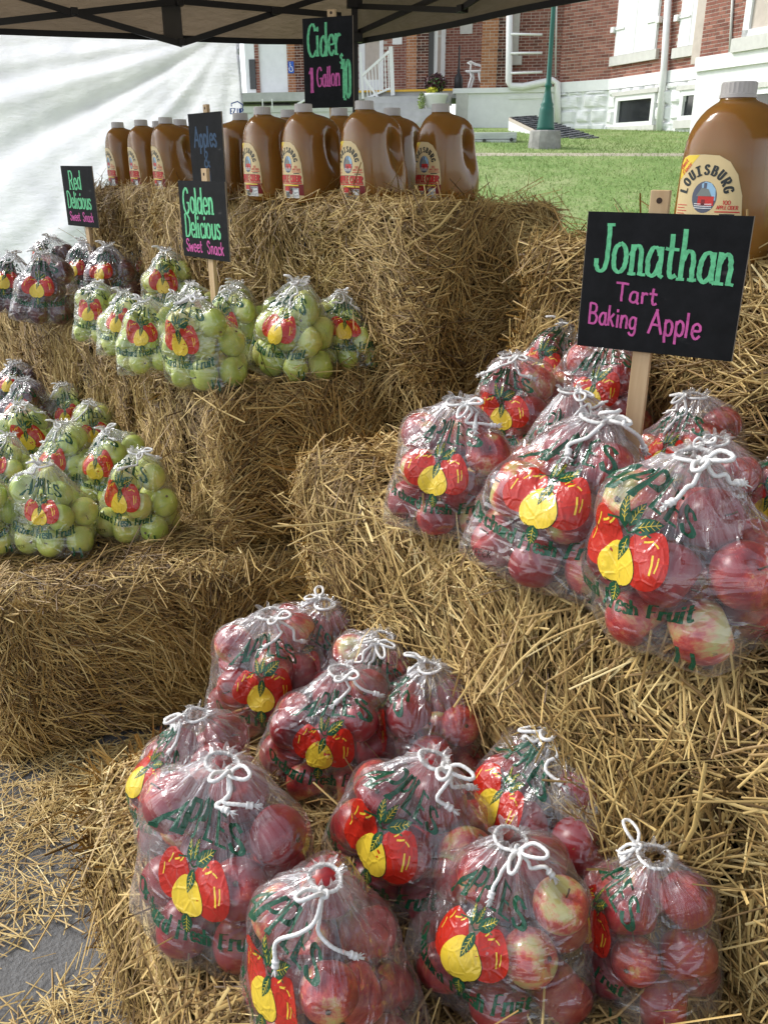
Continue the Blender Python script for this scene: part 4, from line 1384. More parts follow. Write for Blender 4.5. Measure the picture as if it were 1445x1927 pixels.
sign(618, 119, 2.77, -24, .180, .262, 'highest black sign reading Cider and a price, above the jugs', [
    ('Cider', -.075, .020, .092, .122, 'mk_green', .095, .05, True, .05),
    ('1', -.069, -.082, .068, .014, 'mk_pink', .16, .10, True, 0),
    ('Gallon', -.042, -.068, .056, .084, 'mk_pink', .10, .06, True, .03),
    ('$', .043, -.005, .030, .014, 'mk_green', .14, .10, False, 0),
    ('10', .052, -.105, .108, .032, 'mk_green', .085, .06, True, 0)], .012, T3 - .05, .022, 0.0, .028)
sign(384, 415, 2.59, -48, .268, .224, 'black sign reading Golden Delicious on a stake among yellow green apples', [
    ('Golden', -.110, .018, .072, .175, 'mk_green', .13, .07, True, .02),
    ('Delicious', -.110, -.052, .066, .205, 'mk_green', .13, .07, True, .02),
    ('Sweet', -.112, -.095, .036, .095, 'mk_pink', .13, .11, False, .0),
    ('Snack', .012, -.095, .036, .095, 'mk_pink', .13, .11, False, .0)], .015, T2 - .05, .035, 0.0, .030)
sign(151, 370, 3.66, -44, .270, .245, 'leftmost black sign reading Red Delicious before the white sheet', [
    ('Red', -.075, .030, .072, .105, 'mk_green', .13, .07, True, 0),
    ('Delicious', -.110, -.048, .066, .205, 'mk_green', .13, .07, True, 0),
    ('Sweet', -.105, -.100, .036, .090, 'mk_pink', .13, .11, False, 0),
    ('Snack', .010, -.100, .036, .090, 'mk_pink', .13, .11, False, 0)], .02, T2 - .05, -.02, 0.0, .030)
sign(391, 297, 2.86, -53, .245, .275, 'shaded black sign with dim blue words behind the golden apple sign', [
    ('Apples', -.085, .035, .060, .165, 'mk_blue', .16, .12, False, 0),
    ('&', -.02, -.030, .050, .045, 'mk_blue', .16, .12, False, 0),
    ('Sl', -.05, -.105, .062, .075, 'mk_blue', .16, .12, False, 0)], .0, T3 - .08, .025, 0.0, .028)

# ------------------------------------------------------------------ ground
def ground_h(y): return np.interp(y, [-50, 5.6, 9, 15, 20, 27, 60], [0, 0, .42, 1.50, 2.0, 2.35, 3.0])
def asphalt_mat():
    t = NT('asphalt')
    tc = t.n('TexCoord')
    n1 = t.n('TexNoise', {'Vector': tc.outputs['Object'], 'Scale': 2.2, 'Detail': 4.0})
    v = t.n('TexVoronoi', {'Vector': tc.outputs['Object'], 'Scale': 120.0})
    n2 = t.n('TexNoise', {'Vector': tc.outputs['Object'], 'Scale': 420.0, 'Detail': 3.0})
    c1 = t.ramp(n1.outputs['Fac'], [(.3, (.088, .086, .083)), (.7, (.145, .142, .136))])
    c2 = t.mixc(t.math('MULTIPLY', v.outputs['Color'], .6), c1.outputs[0], (.19, .19, .19))
    h = t.math('ADD', v.outputs['Distance'], n2.outputs['Fac'])
    bp = t.n('Bump', {'Height': h, 'Strength': .7, 'Distance': .004})
    return t.surf(t.bsdf(c2, .8, bp, .35))
M['asphalt'] = asphalt_mat()
def grass_mat():
    t = NT('lawn')
    tc = t.n('TexCoord')
    n1 = t.n('TexNoise', {'Vector': tc.outputs['Object'], 'Scale': .8, 'Detail': 7.0, 'Roughness': .7})
    n2 = t.n('TexNoise', {'Vector': tc.outputs['Object'], 'Scale': 26.0, 'Detail': 4.0})
    a = t.math('ADD', t.math('MULTIPLY', n1.outputs['Fac'], .8), t.math('MULTIPLY', n2.outputs['Fac'], .4))
    cr = t.ramp(a, [(.42, (.11, .20, .045)), (.58, (.20, .30, .085)), (.74, (.34, .38, .17))])
    bp = t.n('Bump', {'Height': n2.outputs['Fac'], 'Strength': .8, 'Distance': .03})
    return t.surf(t.bsdf(cr, .8, bp, .2))
M['grass'] = grass_mat()
gm = MB(); gm.box(-60, 60, -50, 5.6, -.3, 0)
tag(gm.obj('asphalt_ground', M['asphalt']), kind='structure')
xs = np.linspace(-60, 60, 61); ys = np.concatenate([[5.72, 6, 6.5, 7, 8, 9], np.linspace(10, 60, 51)])
X, Y = np.meshgrid(xs, ys)
Z = ground_h(Y)
LV = np.stack([X, Y, Z], -1).reshape(-1, 3)
ii = np.arange(len(LV)).reshape(X.shape)
LF = np.stack([ii[:-1, :-1], ii[:-1, 1:], ii[1:, 1:], ii[1:, :-1]], -1).reshape(-1, 4)
tag(link('lawn_ground', np_mesh('lawn_ground', LV, LF, [M['grass']], True)), kind='structure')
M['concrete'] = simple('concrete', (.42, .41, .38), .85, .15, 3.0, .4, 80)
kb = MB(); kb.box(-60, 60, 5.601, 5.718, -.3, .10)
tag(kb.obj('kerb', M['concrete'], bevel=.015), kind='structure')
# narrow walk across the lawn
p0, p1 = onz(880, 303, 1.45), None
wk = MB()
wy = 15.6
wk.hexa([(-30, wy, ground_h(wy) - .1), (40, wy - 1.2, ground_h(wy - 1.2) - .1), (40, wy - .8, ground_h(wy - .8) - .1), (-30, wy + .4, ground_h(wy + .4) - .1),
         (-30, wy, ground_h(wy) + .02), (40, wy - 1.2, ground_h(wy - 1.2) + .02), (40, wy - .8, ground_h(wy - .8) + .02), (-30, wy + .4, ground_h(wy + .4) + .02)])
M['walk'] = simple('worn_walk', (.40, .36, .26), .9, .2, 2)
tag(wk.obj('path', M['walk']), kind='structure')
# grass blades
def blades():
    g = np.random.default_rng(77)
    n = 60000
    y = 5.8 + 15.5 * g.random(n) ** .8
    x = g.uniform(-.05, .62, n) * y * 1.12
    z = ground_h(y)
    h = g.uniform(.02, .05, n); a = g.uniform(0, 6.28, n); wd = g.uniform(.003, .007, n)
    B = np.stack([x, y, z], 1)
    s_ = np.stack([np.cos(a), np.sin(a), 0 * a], 1) * wd[:, None]
    tip = B + np.stack([g.normal(0, .02, n), g.normal(0, .02, n), h], 1)
    V = np.stack([B - s_, B + s_, tip], 1).reshape(-1, 3)
    F = np.arange(3 * n).reshape(-1, 3)
    t = np.repeat(np.clip(g.beta(2, 2, n) + .12 * Field(5, .9, 6, 2)(np.stack([x, y], 1)), 0, 1), 3)
    return np_mesh('grass', V, F, [M['blade']], False, None, {'tint': t})
M['blade'] = straw_mat('grass_blade', [(0, (.13, .20, .045)), (.5, (.25, .33, .10)), (1, (.40, .44, .20))], .6)
tag(link('grass', blades()), kind='stuff')
# loose straw lying on the asphalt and over the bale edges
def litter():
    g = np.random.default_rng(99)
    n = 6000
    k = g.random(n)
    y = g.uniform(.2, 2.6, n)
    edge = np.interp(y, [.2, .8, 1.22, 1.85, 2.6], [-.18, -.38, -.56, -.88, -1.4])
    x = edge - np.abs(g.normal(0, .30, n)) + .03
    cl = Field(3, 7.0, 7, 2)(np.stack([x, y], 1))
    keep = (cl + g.normal(0, .5, n)) > .05
    x, y = x[keep], y[keep]; n = len(x)
    # band along the gap between the blocks
    m = 2500
    xg = g.uniform(-.85, -.1, m); yg = 1.85 + (xg + .85) * .30 - np.abs(g.normal(0, .22, m)) - .02
    x = np.concatenate([x, xg]); y = np.concatenate([y, yg]); n = len(x)
    C = np.stack([x, y, g.uniform(.002, .012, n) + .010 * (g.random(n) < .3)], 1)
    a = g.uniform(0, 6.28, n)
    T = np.stack([np.cos(a), np.sin(a), g.normal(0, .05, n)], 1); T /= np.linalg.norm(T, axis=1)[:, None]
    N = np.tile((0, 0, 1.), (n, 1))
    ln = np.clip(np.exp(g.normal(-3.0, .65, n)), .010, .2)
    V, F, t = straw_geo(C, T, N, ln, g.uniform(.0016, .0038, n), g.normal(0, .02, n), np.clip(g.beta(3, 1.8, n), 0, 1), g)
    V[:, 2] = np.maximum(V[:, 2], .001)
    return np_mesh('loose_straw', V, F, [M['straw']], True, None, {'tint': t})
tag(link('loose_straw', litter()), kind='stuff')

# ------------------------------------------------------------------ vertical planes seen through pixels
class Plane:
    """upright plane through (x, y) running along azimuth az; s along it, out = its viewer side"""
    def __init__(s, x, y, az):
        s.o = np.array((x, y)); s.d = np.array((math.cos(R(az)), math.sin(R(az))))
        n = np.array((-s.d[1], s.d[0]))
        if n.dot(-s.o) < 0: n = -n
        s.n = n
    def hit(s, px, py):
        r = ray(px, py)
        t = s.o.dot(s.n) / r[:2].dot(s.n)
        p = r[:2] * t
        return (p - s.o).dot(s.d), EYE + r[2] * t
    def pt(s, a, z, out=0.0):
        p = s.o + s.d * a + s.n * out
        return (p[0], p[1], z)
    def box(s, m, a0, a1, z0, z1, o0, o1):
        if a0 > a1: a0, a1 = a1, a0
        c = [s.pt(a0, z0, o0), s.pt(a1, z0, o0), s.pt(a1, z0, o1), s.pt(a0, z0, o1), s.pt(a0, z1, o0), s.pt(a1, z1, o0), s.pt(a1, z1, o1), s.pt(a0, z1, o1)]
        m.hexa(c)
    def pbox(s, m, x0, y0, x1, y1, o0, o1):
        """box from a pixel rectangle"""
        xm, ym = (x0 + x1) / 2, (y0 + y1) / 2
        a0, a1 = s.hit(x0, ym)[0], s.hit(x1, ym)[0]
        zt, zb = s.hit(xm, y0)[1], s.hit(xm, y1)[1]
        s.box(m, a0, a1, zb, zt, o0, o1)
    def parallel(s, out):
        q = Plane.__new__(Plane); q.o = s.o + s.n * out; q.d = s.d; q.n = s.n
        return q
# ------------------------------------------------------------------ tent
def fabric(name, col, tr, rough=.7, wr=.0):
    t = NT(name)
    tc = t.n('TexCoord')
    nz = t.n('TexNoise', {'Vector': tc.outputs['Object'], 'Scale': 5.0, 'Detail': 5.0})
    cr = t.ramp(nz.outputs['Fac'], [(.3, tuple(c * .9 for c in col)), (.7, tuple(min(1, c * 1.06) for c in col))])
    mp = t.n('Mapping', {'Vector': tc.outputs['Object'], 'Scale': (6, 6, 16), 'Rotation': (.0, .5, 0)})
    n2 = t.n('TexNoise', {'Vector': mp, 'Scale': 1.4, 'Detail': 6.0, 'Roughness': .6})
    bp = t.n('Bump', {'Height': n2.outputs['Fac'], 'Strength': wr, 'Distance': .05})
    b = t.bsdf(cr, rough, bp, .35)
    tl = t.n('BsdfTranslucent', {'Color': cr.outputs[0], 'Normal': bp})
    return t.surf(t.n('MixShader', {0: tr, 1: b, 2: tl}))
M['canopy'] = fabric('tan_canopy', (.235, .178, .12), .30, .8, .4)
M['sheet'] = fabric('white_sheet', (.90, .905, .97), .5, .32, .3)
M['trim'] = simple('black_trim', (.012, .011, .011), .6)
M['frame'] = simple('black_frame', (.016, .015, .015), .42, .1, 20, 0, 60, .5)
C0 = atdepth(666, 82, 5.9)
LEAVE = Plane(C0[0], C0[1], 203)       # far eave, s grows to the left
REAVE = Plane(C0[0], C0[1], -52)       # right eave, s grows towards the viewer
tent = thing('pop_up_tent', 'tan pop up tent with black scissor frame over the straw display', 'tent', tuple(C0 * (1, 1, 0)))
def inv(o):                             # keep world-space meshes under a parent that has been moved
    o.location = Vector(o.location) - Vector(o.parent.location)
    return o
def eave(P, pix, name, ext):
    """valance strip whose lower edge follows the pixels"""
    a = [P.hit(*p) for p in pix]
    a.append((ext[0], ext[1]))
    a = np.array(sorted(a))
    ss = np.linspace(a[0, 0], a[-1, 0], 40)
    zz = np.interp(ss, a[:, 0], a[:, 1])
    V, F = [], []
    for i, (s_, z) in enumerate(zip(ss, zz)):
        for j, dz in enumerate((0, .07, .15, .24, .33)):
            V.append(P.pt(s_, z + dz, .012 * math.sin(s_ * 5 + j) * (1 - j / 4) - .02 * (j / 4)))
    for i in range(len(ss) - 1):
        for j in range(4):
            F.append((i * 5 + j, i * 5 + 5 + j, i * 5 + 6 + j, i * 5 + 1 + j))
    o = inv(link(name, np_mesh(name, np.array(V), np.array(F), [M['canopy']], True), tent))
    m = MB()
    for i in range(len(ss) - 1):
        m.bar(P.pt(ss[i], zz[i] + .006, .012 * math.sin(ss[i] * 5) + .003), P.pt(ss[i + 1], zz[i + 1] + .006, .012 * math.sin(ss[i + 1] * 5) + .003), .008, .034)
    inv(m.obj('valance_trim', M['trim'], tent))
    return a
la = eave(LEAVE, [(666, 82), (500, 80), (340, 74), (170, 68), (0, 61)], 'valance', (3.2, LEAVE.hit(0, 61)[1] - .06))
ra = eave(REAVE, [(667, 82), (760, 66), (870, 44), (960, 25), (1085, 0)], 'valance', (7.6, REAVE.hit(1085, 0)[1] + .05))
zc = la[0, 1]
print('eave z', zc, LEAVE.hit(0, 61), REAVE.hit(1085, 0))
# roof: four sloping sheets to a ridge
cA = np.array(LEAVE.pt(0, zc + .32)); cB = np.array(LEAVE.pt(3.2, la[-1, 1] + .32))
cD = np.array(REAVE.pt(7.6, ra[-1, 1] + .32)); cC = cB + (cD - cA)
r1 = (cA + cB) / 2 + (cD - cA) * .3 + (0, 0, .75); r2 = (cA + cB) / 2 + (cD - cA) * .7 + (0, 0, .75)
RV = np.array([cA, cB, cC, cD, r1, r2])
inv(link('canopy_roof', np_mesh('canopy_roof', RV, [np.array([(0, 4, 1), (3, 2, 5)]), np.array([(1, 4, 5, 2), (0, 3, 5, 4)])], [M['canopy']], False), tent))
# legs and scissor trusses
IL, IR = LEAVE.parallel(.05), REAVE.parallel(.05)
def leg(P3, top, nm='leg'):
    m = MB(); m.bar((P3[0], P3[1], 0), (P3[0], P3[1], top), .042, .042); m.bar((P3[0], P3[1], 0), (P3[0], P3[1], .012), .09, .09, (1, 0, 0)); inv(m.obj(nm, M['frame'], tent))
cl = atdepth(668, 82, 5.78)
leg(cl, zc + .36)
leg(LEAVE.pt(3.14, 0, .05), zc + .2)
leg(REAVE.pt(7.5, 0, .05), zc + .3)
leg(tuple(cC + (.05, .05, 0)), zc + .2)
def strut(P, a, b, w_=.034, o=0.0):
    (s0, z0), (s1, z1) = P.hit(*a), P.hit(*b)
    m = MB(); m.bar(P.pt(s0, z0, o), P.pt(s1, z1, o), .014, w_, ); inv(m.obj('truss_bar', M['frame'], tent))
for a, b, o in (((-180, 62), (340, 2), 0), ((20, -10), (342, 84), .02), ((342, 82), (585, 2), 0), ((338, 3), (640, 30), .02), ((585, 2), (640, -14), 0)):
    strut(IL, a, b, .036, o)
for a, b, o in (((672, 62), (900, -40), 0), ((672, 12), (870, 20), .02), ((876, 14), (990, -60), .02)):
    strut(IR, a, b, .032, o)
def knuckle(P, px, py, nm='truss_hinge'):
    s0, z0 = P.hit(px, py); m = MB()
    P.box(m, s0 - .022, s0 + .022, z0 - .02, z0 + .02, -.02, .04); inv(m.obj(nm, M['frame'], tent, bevel=.004))
for q in ((341, 80), (338, 5), (140, 22), (516, 22)): knuckle(IL, *q)
knuckle(IR, 872, 17)
sl = MB()
s0, z0 = IL.hit(308, 40); s1, _ = IL.hit(344, 40)
M['strap'] = fabric('grey_strap', (.16, .15, .14), .3)
IL.parallel(-.03).box(sl, s0, s1, IL.hit(326, 75)[1], IL.hit(326, -4)[1], 0, .003)
inv(sl.obj('canopy_tab', M['strap'], tent))
cbk = MB(); 
for z in (zc + .02, zc + .22):
    cbk.bar((cl[0] - .05, cl[1] - .02, z), (cl[0] + .05, cl[1] + .0, z), .05, .06)
inv(cbk.obj('corner_bracket', M['frame'], tent, bevel=.006))

# ------------------------------------------------------------------ the white sheet (back wall)
SH = Plane(*(LEAVE.pt(0, 0, -.22)[:2]), 203)
def sheet():
    g = np.random.default_rng(4)
    sR = SH.hit(466, 200)[0]; sL = sR + 3.9
    at_s, at_z = SH.hit(445, 78)
    ns, nz_ = 170, 120
    V = np.empty((nz_, ns, 3)); UV = []
    ztop = SH.hit(300, 40)[1]
    f1, f2, f3 = Field(1, 2.2, 6, 2), Field(2, 7, 6, 2), Field(8, 22, 8, 2)
    for j in range(nz_):
        z = ztop * j / (nz_ - 1)
        for i in range(ns):
            s_ = sR + (sL - sR) * i / (ns - 1) + (.05 * (z - 1.2) if i == 0 else 0)
            dx, dz = s_ - at_s, at_z + .10 - z
            r = math.hypot(dx, dz); th = math.atan2(dz, dx)
            P2 = np.array([[s_, z]])
            # folds run from the tied upper corner down across the sheet
            fold = math.sin(th * 15 + .9 * f1(P2)[0]) + .6 * math.sin(th * 29 + 1.3 * f1(P2)[0]) + .35 * math.sin(th * 53 + 2 * f1(P2)[0])
            amp = .031 * min(1, r / .9) * (.35 + .65 * math.exp(-((th - .45) / .55) ** 2))
            sag = .10 * math.sin(math.pi * min(1, max(0, (s_ - sR) / 3.9))) * math.sin(math.pi * z / ztop)
            d = fold * amp + .020 * f1(P2)[0] + .008 * f2(P2)[0] + .0022 * f3(P2)[0] - sag
            V[j, i] = SH.pt(s_, z, d)
    ix = np.arange(nz_ * ns).reshape(nz_, ns)
    F = np.stack([ix[:-1, :-1], ix[:-1, 1:], ix[1:, 1:], ix[1:, :-1]], -1).reshape(-1, 4)
    return np_mesh('tent_wall_sheet', V.reshape(-1, 3), F, [M['sheet']], True), V
sm_, SHV = sheet()
wall = tag(link('tent_wall_sheet', sm_), 'white plastic tent wall sheet with diagonal folds behind the left bales', 'tent sheet')
# blue maker's mark on the sheet
def sheet_pt(px, py, off):
    s_, z = SH.hit(px, py)
    sR = SH.hit(466, 200)[0]
    ztop = SH.hit(300, 40)[1]
    i = np.clip((s_ - sR) / 3.9 * 169, 0, 168.9); j = np.clip(z / ztop * 119, 0, 118.9)
    p = SHV[int(j), int(i)] + (SHV[int(j), int(i) + 1] - SHV[int(j), int(i)]) * (i % 1) + (SHV[int(j) + 1, int(i)] - SHV[int(j), int(i)]) * (j % 1)
    return p + np.array((SH.n[0], SH.n[1], 0)) * off
la_ = Art()
M['logo_blue'] = simple('logo_blue', (.03, .10, .42), .5, .05)
la_.text('EZ UP'.replace('Z', 'L'), 446, -218, 11, M['logo_blue'], .004, .22, .14, serif=False, fit=24) if False else None
GL['Z'] = (.66, ['.05,1 .6,1', '.6,1 .04,0', '.04,0 .62,0'], [])
la_.text('EZ UP', 447, -214, 10, M['logo_blue'], .006, .24, .16, serif=False, fit=25, lay=2e-4)
la_.line([(437, -200), (437, -194.5), (449, -190.5), (459, -197), (459.5, -203)], 2.2, M['logo_blue'], .006)
LVv = np.array([sheet_pt(x, -y, z) for x, y, z in la_.v])
link('printed_mark', np_mesh('printed_mark', LVv, [np.array([f for f in la_.f if len(f) == 4])], la_.slots, False), wall)

# ------------------------------------------------------------------ the brick courthouse
def brick_mat(name, stops):
    t = NT(name)
    at = t.n('Attribute', attribute_name='tint')
    tc = t.n('TexCoord')
    nz = t.n('TexNoise', {'Vector': tc.outputs['Object'], 'Scale': 24.0, 'Detail': 4.0})
    cr = t.ramp(t.math('ADD', at.outputs['Fac'], t.math('MULTIPLY', t.math('SUBTRACT', nz.outputs['Fac'], .5), .35)), stops)
    return t.surf(t.bsdf(cr, .85, None, .2))
M['brick'] = brick_mat('red_brick', [(0, (.15, .060, .045)), (.5, (.26, .105, .078)), (1, (.36, .165, .12))])
M['brick_orange'] = brick_mat('orange_brick', [(0, (.26, .105, .05)), (.5, (.36, .155, .075)), (1, (.44, .22, .12))])
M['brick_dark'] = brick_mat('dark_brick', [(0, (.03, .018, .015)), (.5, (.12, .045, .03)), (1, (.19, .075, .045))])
M['mortar'] = simple('mortar', (.52, .45, .39), .9, .1, 6)
M['white_paint'] = simple('white_paint', (.78, .79, .78), .55, .05, 5)
M['white_stone'] = simple('white_stone', (.76, .77, .76), .7, .06, 6, .6, 9)
M['grey_sill'] = simple('grey_stone_sill', (.58, .57, .53), .7, .08, 8)
M['glass_dark'] = simple('dark_glass', (.022, .024, .027), .08, .2, 2, 0, 60, .6)
M['porch_floor'] = simple('porch_concrete', (.45, .45, .44), .8, .12, 4)
M['yellow_edge'] = simple('yellow_edge', (.72, .42, .05), .7, .1)
M['dark_wood'] = simple('dark_post', (.05, .048, .045), .6)
M['rail_white'] = simple('rail_white', (.80, .80, .79), .45, .03)
A2 = atdepth(1200, 253, 20.0)
S2 = Plane(A2[0], A2[1], 110.5)
e12 = S2.hit(1143, 200)[0]
q = S2.pt(e12, 0); S1 = Plane(q[0], q[1], 134)
e01 = S1.hit(1049, 200)[0]
q = S1.pt(e01, 0); S0 = Plane(q[0], q[1], 166)
S3 = S2.parallel(.45)
bld = thing('courthouse', 'red brick building with white painted stone base beyond the lawn', 'building', (A2[0], A2[1], 0))
def part(m, name, mat, parent=None, **k):
    o = m.obj(name, mat, parent or bld, **k)
    if parent is None or parent is bld: inv(o)
    return o
def sub(m, name, mat, parent, **k):
    """sub-part of a part whose origin sits at the building's"""
    return m.obj(name, mat, parent, **k)
def brickwork(P, s0, s1, z0, z1, mat, parent_wall, holes=(), out=.0, seed=1, bl=.203, bh=.0560, j=.0135):
    g = np.random.default_rng(seed)
    if s0 > s1: s0, s1 = s1, s0
    V, F, T = [], [], []
    z = z0; row = 0
    while z + bh <= z1 + .02:
        s_ = s0 - (bl + j) / 2 * (row % 2)
        head = row % 6 == 5
        L = bl / 2 - j / 2 if head else bl
        while s_ < s1:
            a, b = max(s_, s0), min(s_ + L, s1)
            mid = ((a + b) / 2, z + bh / 2)
            if b - a > .02 and not any(h[0] < mid[0] < h[1] and h[2] < mid[1] < h[3] for h in holes):
                o = out + g.uniform(.004, .008)
                k = len(V)
                for (aa, zz, oo) in ((a, z, out), (b, z, out), (b, z + bh, out), (a, z + bh, out), (a, z, o), (b, z, o), (b, z + bh, o), (a, z + bh, o)):
                    V.append(P.pt(aa, zz, oo))
                F += [(k + 4, k + 5, k + 6, k + 7), (k, k + 1, k + 5, k + 4), (k + 1, k + 2, k + 6, k + 5), (k + 2, k + 3, k + 7, k + 6), (k + 3, k, k + 4, k + 7)]
                T += [np.clip(g.beta(2, 2), 0, 1)] * 8
            s_ += L + j
        z += bh + j; row += 1
    o = link('brick', np_mesh('brick', np.array(V), np.array(F), [mat], False, None, {'tint': T}), parent_wall)
    o['kind'] = 'stuff'
    return o
def wallpart(P, px0, px1, ytop, ybase, mat, holes=(), seed=1, thick=.35, out=0.0, sx=None):
    """brick wall between two pixel columns; base/top heights from pixels on its middle"""
    ym = (ytop + ybase) / 2
    s0, s1 = sx or (P.hit(px0, ym)[0], P.hit(px1, ym)[0])
    xm = (px0 + px1) / 2
    zt, zb = P.hit(xm, ytop)[1], P.hit(xm, ybase)[1]
    m = MB(); P.box(m, s0, s1, zb, zt, out - thick, out)
    w_ = part(m, 'wall', M['mortar'])
    brickwork(P, s0, s1, zb, zt, mat, w_, holes, out, seed)
    return w_, s0, s1, zb, zt
def hole(P, x0, y0, x1, y1):
    xm, ym = (x0 + x1) / 2, (y0 + y1) / 2
    a, b = sorted((P.hit(x0, ym)[0], P.hit(x1, ym)[0]))
    return (a, b, P.hit(xm, y1)[1], P.hit(xm, y0)[1])
def zat(P, px, py): return P.hit(px, py)[1]
zWT2 = zat(S2, 1230, 137)                       # underside of brick on S2
zTOP = zWT2 + 4.0
def wall_z(P, s0, s1, z0, z1, mat, holes, seed, out=0.0, thick=.35):
    m = MB(); P.box(m, s0, s1, z0, z1, out - thick, out)
    w_ = part(m, 'wall', M['mortar'])
    brickwork(P, s0, s1, z0, z1, mat, w_, holes, out, seed)
    return w_
s3l = S3.hit(1322, 60)[0]; s3r = s3l - 4.5
h_sh = hole(S2, 1168, -130, 1247, 98); h_sh2 = hole(S2, 1289, -130, 1336, 84); h_w3 = hole(S3, 1412, -120, 1490, 62)
wall_z(S2, s3l, e12, zWT2, zTOP, M['brick'], [h_sh, h_sh2], 2)
wall_z(S1, 0, e01, zWT2, zTOP, M['brick'], [], 3)
wall_z(S3, s3r, s3l, zWT2 + .10, zTOP, M['brick'], [h_w3], 4)
m = MB(); S2.box(m, s3l - .002, s3l + .28, zWT2, zTOP, 0.02, .44); part(m, 'wall_return', M['mortar'])
# water table and stone foundation
zb2 = zat(S2, 1230, 258) - .5
for P, a, b, o in ((S2, s3l, e12, .05), (S1, 0.0, e01, .05)):
    m = MB(); P.box(m, a, b, zWT2 - .24, zWT2, -.3, o); part(m, 'water_table', M['white_paint'])
m = MB(); S3.box(m, s3r, s3l + .05, zWT2 - .16, zWT2 + .10, -.3, .06); part(m, 'water_table', M['white_paint'])
def rubble(P, a, b, z0, z1, seed, holes=()):
    """painted rock-faced stones: each block bulges from the wall"""
    g = np.random.default_rng(seed)
    a, b = min(a, b), max(a, b)
    m = MB(); P.box(m, a, b, z0, z1, -.4, 0); w_ = part(m, 'foundation', M['white_paint'])
    V, F = [], []
    z = z0
    while z < z1 - .05:
        h = min(g.uniform(.24, .34), z1 - z)
        s_ = a
        while s_ < b - .05:
            L = min(g.uniform(.35, .8), b - s_)
            n = 7; k = len(V)
            f = Field(int(g.integers(1e8)), 9, 6, 2)
            for j in range(n):
                for i in range(n):
                    u, v = i / (n - 1), j / (n - 1)
                    e = min(u, 1 - u, v, 1 - v) * 2
                    x, zz = s_ + L * (.01 + .98 * u), z + h * (.015 + .97 * v)
                    o = -.01 if e == 0 else .025 + .05 * min(1, e * 2.5) + .022 * f(np.array([[x, zz]]))[0]
                    V.append(P.pt(x, zz, o))
            if not any(h_[0] - .02 < s_ + L / 2 < h_[1] + .02 and h_[2] < z + h / 2 < h_[3] for h_ in holes):
                for j in range(n - 1):
                    for i in range(n - 1): F.append((k + j * n + i, k + j * n + i + 1, k + j * n + n + i + 1, k + j * n + n + i))
            s_ += L
        z += h
    o = link('stone_facing', np_mesh('stone_facing', np.array(V), np.array(F), [M['white_stone']], False), w_)
    o['kind'] = 'stuff'
hb1 = hole(S2, 1162, 178, 1235, 237); hb2 = hole(S2, 1284, 168, 1340, 225)
rubble(S2, s3l, e12, zb2, zWT2 - .24, 11, [(hb1[0] - .1, hb1[1] + .1, hb1[2] - .1, hb1[3] + .05), hb2])
rubble(S1, 0, e01, zb2, zWT2 - .24, 12)
m = MB(); S3.box(m, s3r, s3l + .03, zb2, zWT2 - .16, -.5, 0.0); part(m, 'foundation', M['white_stone'])
def basement_window(P, hb, nm):
    a, b, z0, z1 = hb
    m = MB(); f = .11
    for (p, q_, r, s_) in ((a, b, z0, z0 + f * .8), (a, b, z1 - f, z1), (a, a + f, z0 + f * .8, z1 - f), (b - f, b, z0 + f * .8, z1 - f)): P.box(m, p, q_, r, s_, -.1, .10)
    w_ = part(m, 'basement_window', M['white_paint'])
    g_ = MB(); P.box(g_, a + f, b - f, z0 + f * .8, z1 - f, -.06, .03); sub(g_, 'pane', M['glass_dark'], w_)
    l = MB(); P.box(l, a - .12, b + .12, z1, z1 + .09, -.1, .13); sub(l, 'lintel', M['grey_sill'], w_)
    s2 = MB(); P.box(s2, a - .10, b + .10, z0 - .16, z0, -.1, .12); sub(s2, 'sill', M['grey_sill'], w_)
basement_window(S2, hb1, 'a'); basement_window(S2, hb2, 'b')
basement_window(S3, hole(S3, 1405, 165, 1470, 215), 'c')
def shutter_window(P, h, hinges):
    a, b, z0, z1 = h
    m = MB(); P.box(m, a, b, z0, z1, -.12, .03)
    w_ = part(m, 'shuttered_window', M['white_paint'])
    mid = (a + b) / 2
    for (p, q_) in ((a + .02, mid - .008), (mid + .008, b - .02)):
        s_ = MB(); P.box(s_, p, q_, z0 + .01, z1, .031, .055); sub(s_, 'shutter', M['white_paint'], w_, bevel=.004)
    s2 = MB(); P.box(s2, a - .10, b + .10, z0 - .20, z0 - .001, -.12, .09); sub(s2, 'sill', M['grey_sill'], w_)
    for (sa, sgn) in hinges:
        hg = MB(); zz = z0 + .55
        P.box(hg, sa - .36 * (sgn < 0), sa + .36 * (sgn > 0), zz, zz + .035, .056, .08)
        P.box(hg, sa - .12 * (sgn > 0), sa + .12 * (sgn < 0), zz - .04, zz + .08, .02, .12)
        sub(hg, 'hinge', M['rail_white'], w_)
shutter_window(S2, h_sh, ((h_sh[0], 1), (h_sh[1], -1)))
shutter_window(S2, h_sh2, ((h_sh2[1], -1),))
a, b, z0, z1 = h_w3
m = MB()
for (p, q_, r, s_) in ((a, b, z0, z0 + .12), (b - .16, b, z0, z1), (a, a + .16, z0, z1)): S3.box(m, p, q_, r, s_, -.1, .05)
w_ = part(m, 'sash_window', M['white_paint'])
g_ = MB(); S3.box(g_, a + .16, b - .16, z0 + .12, z1, -.08, -.02); sub(g_, 'pane', M['glass_dark'], w_)
g_ = MB(); S3.box(g_, a - .12, b + .18, z0 - .24, z0 - .001, -.1, .12); sub(g_, 'sill', M['grey_sill'], w_)
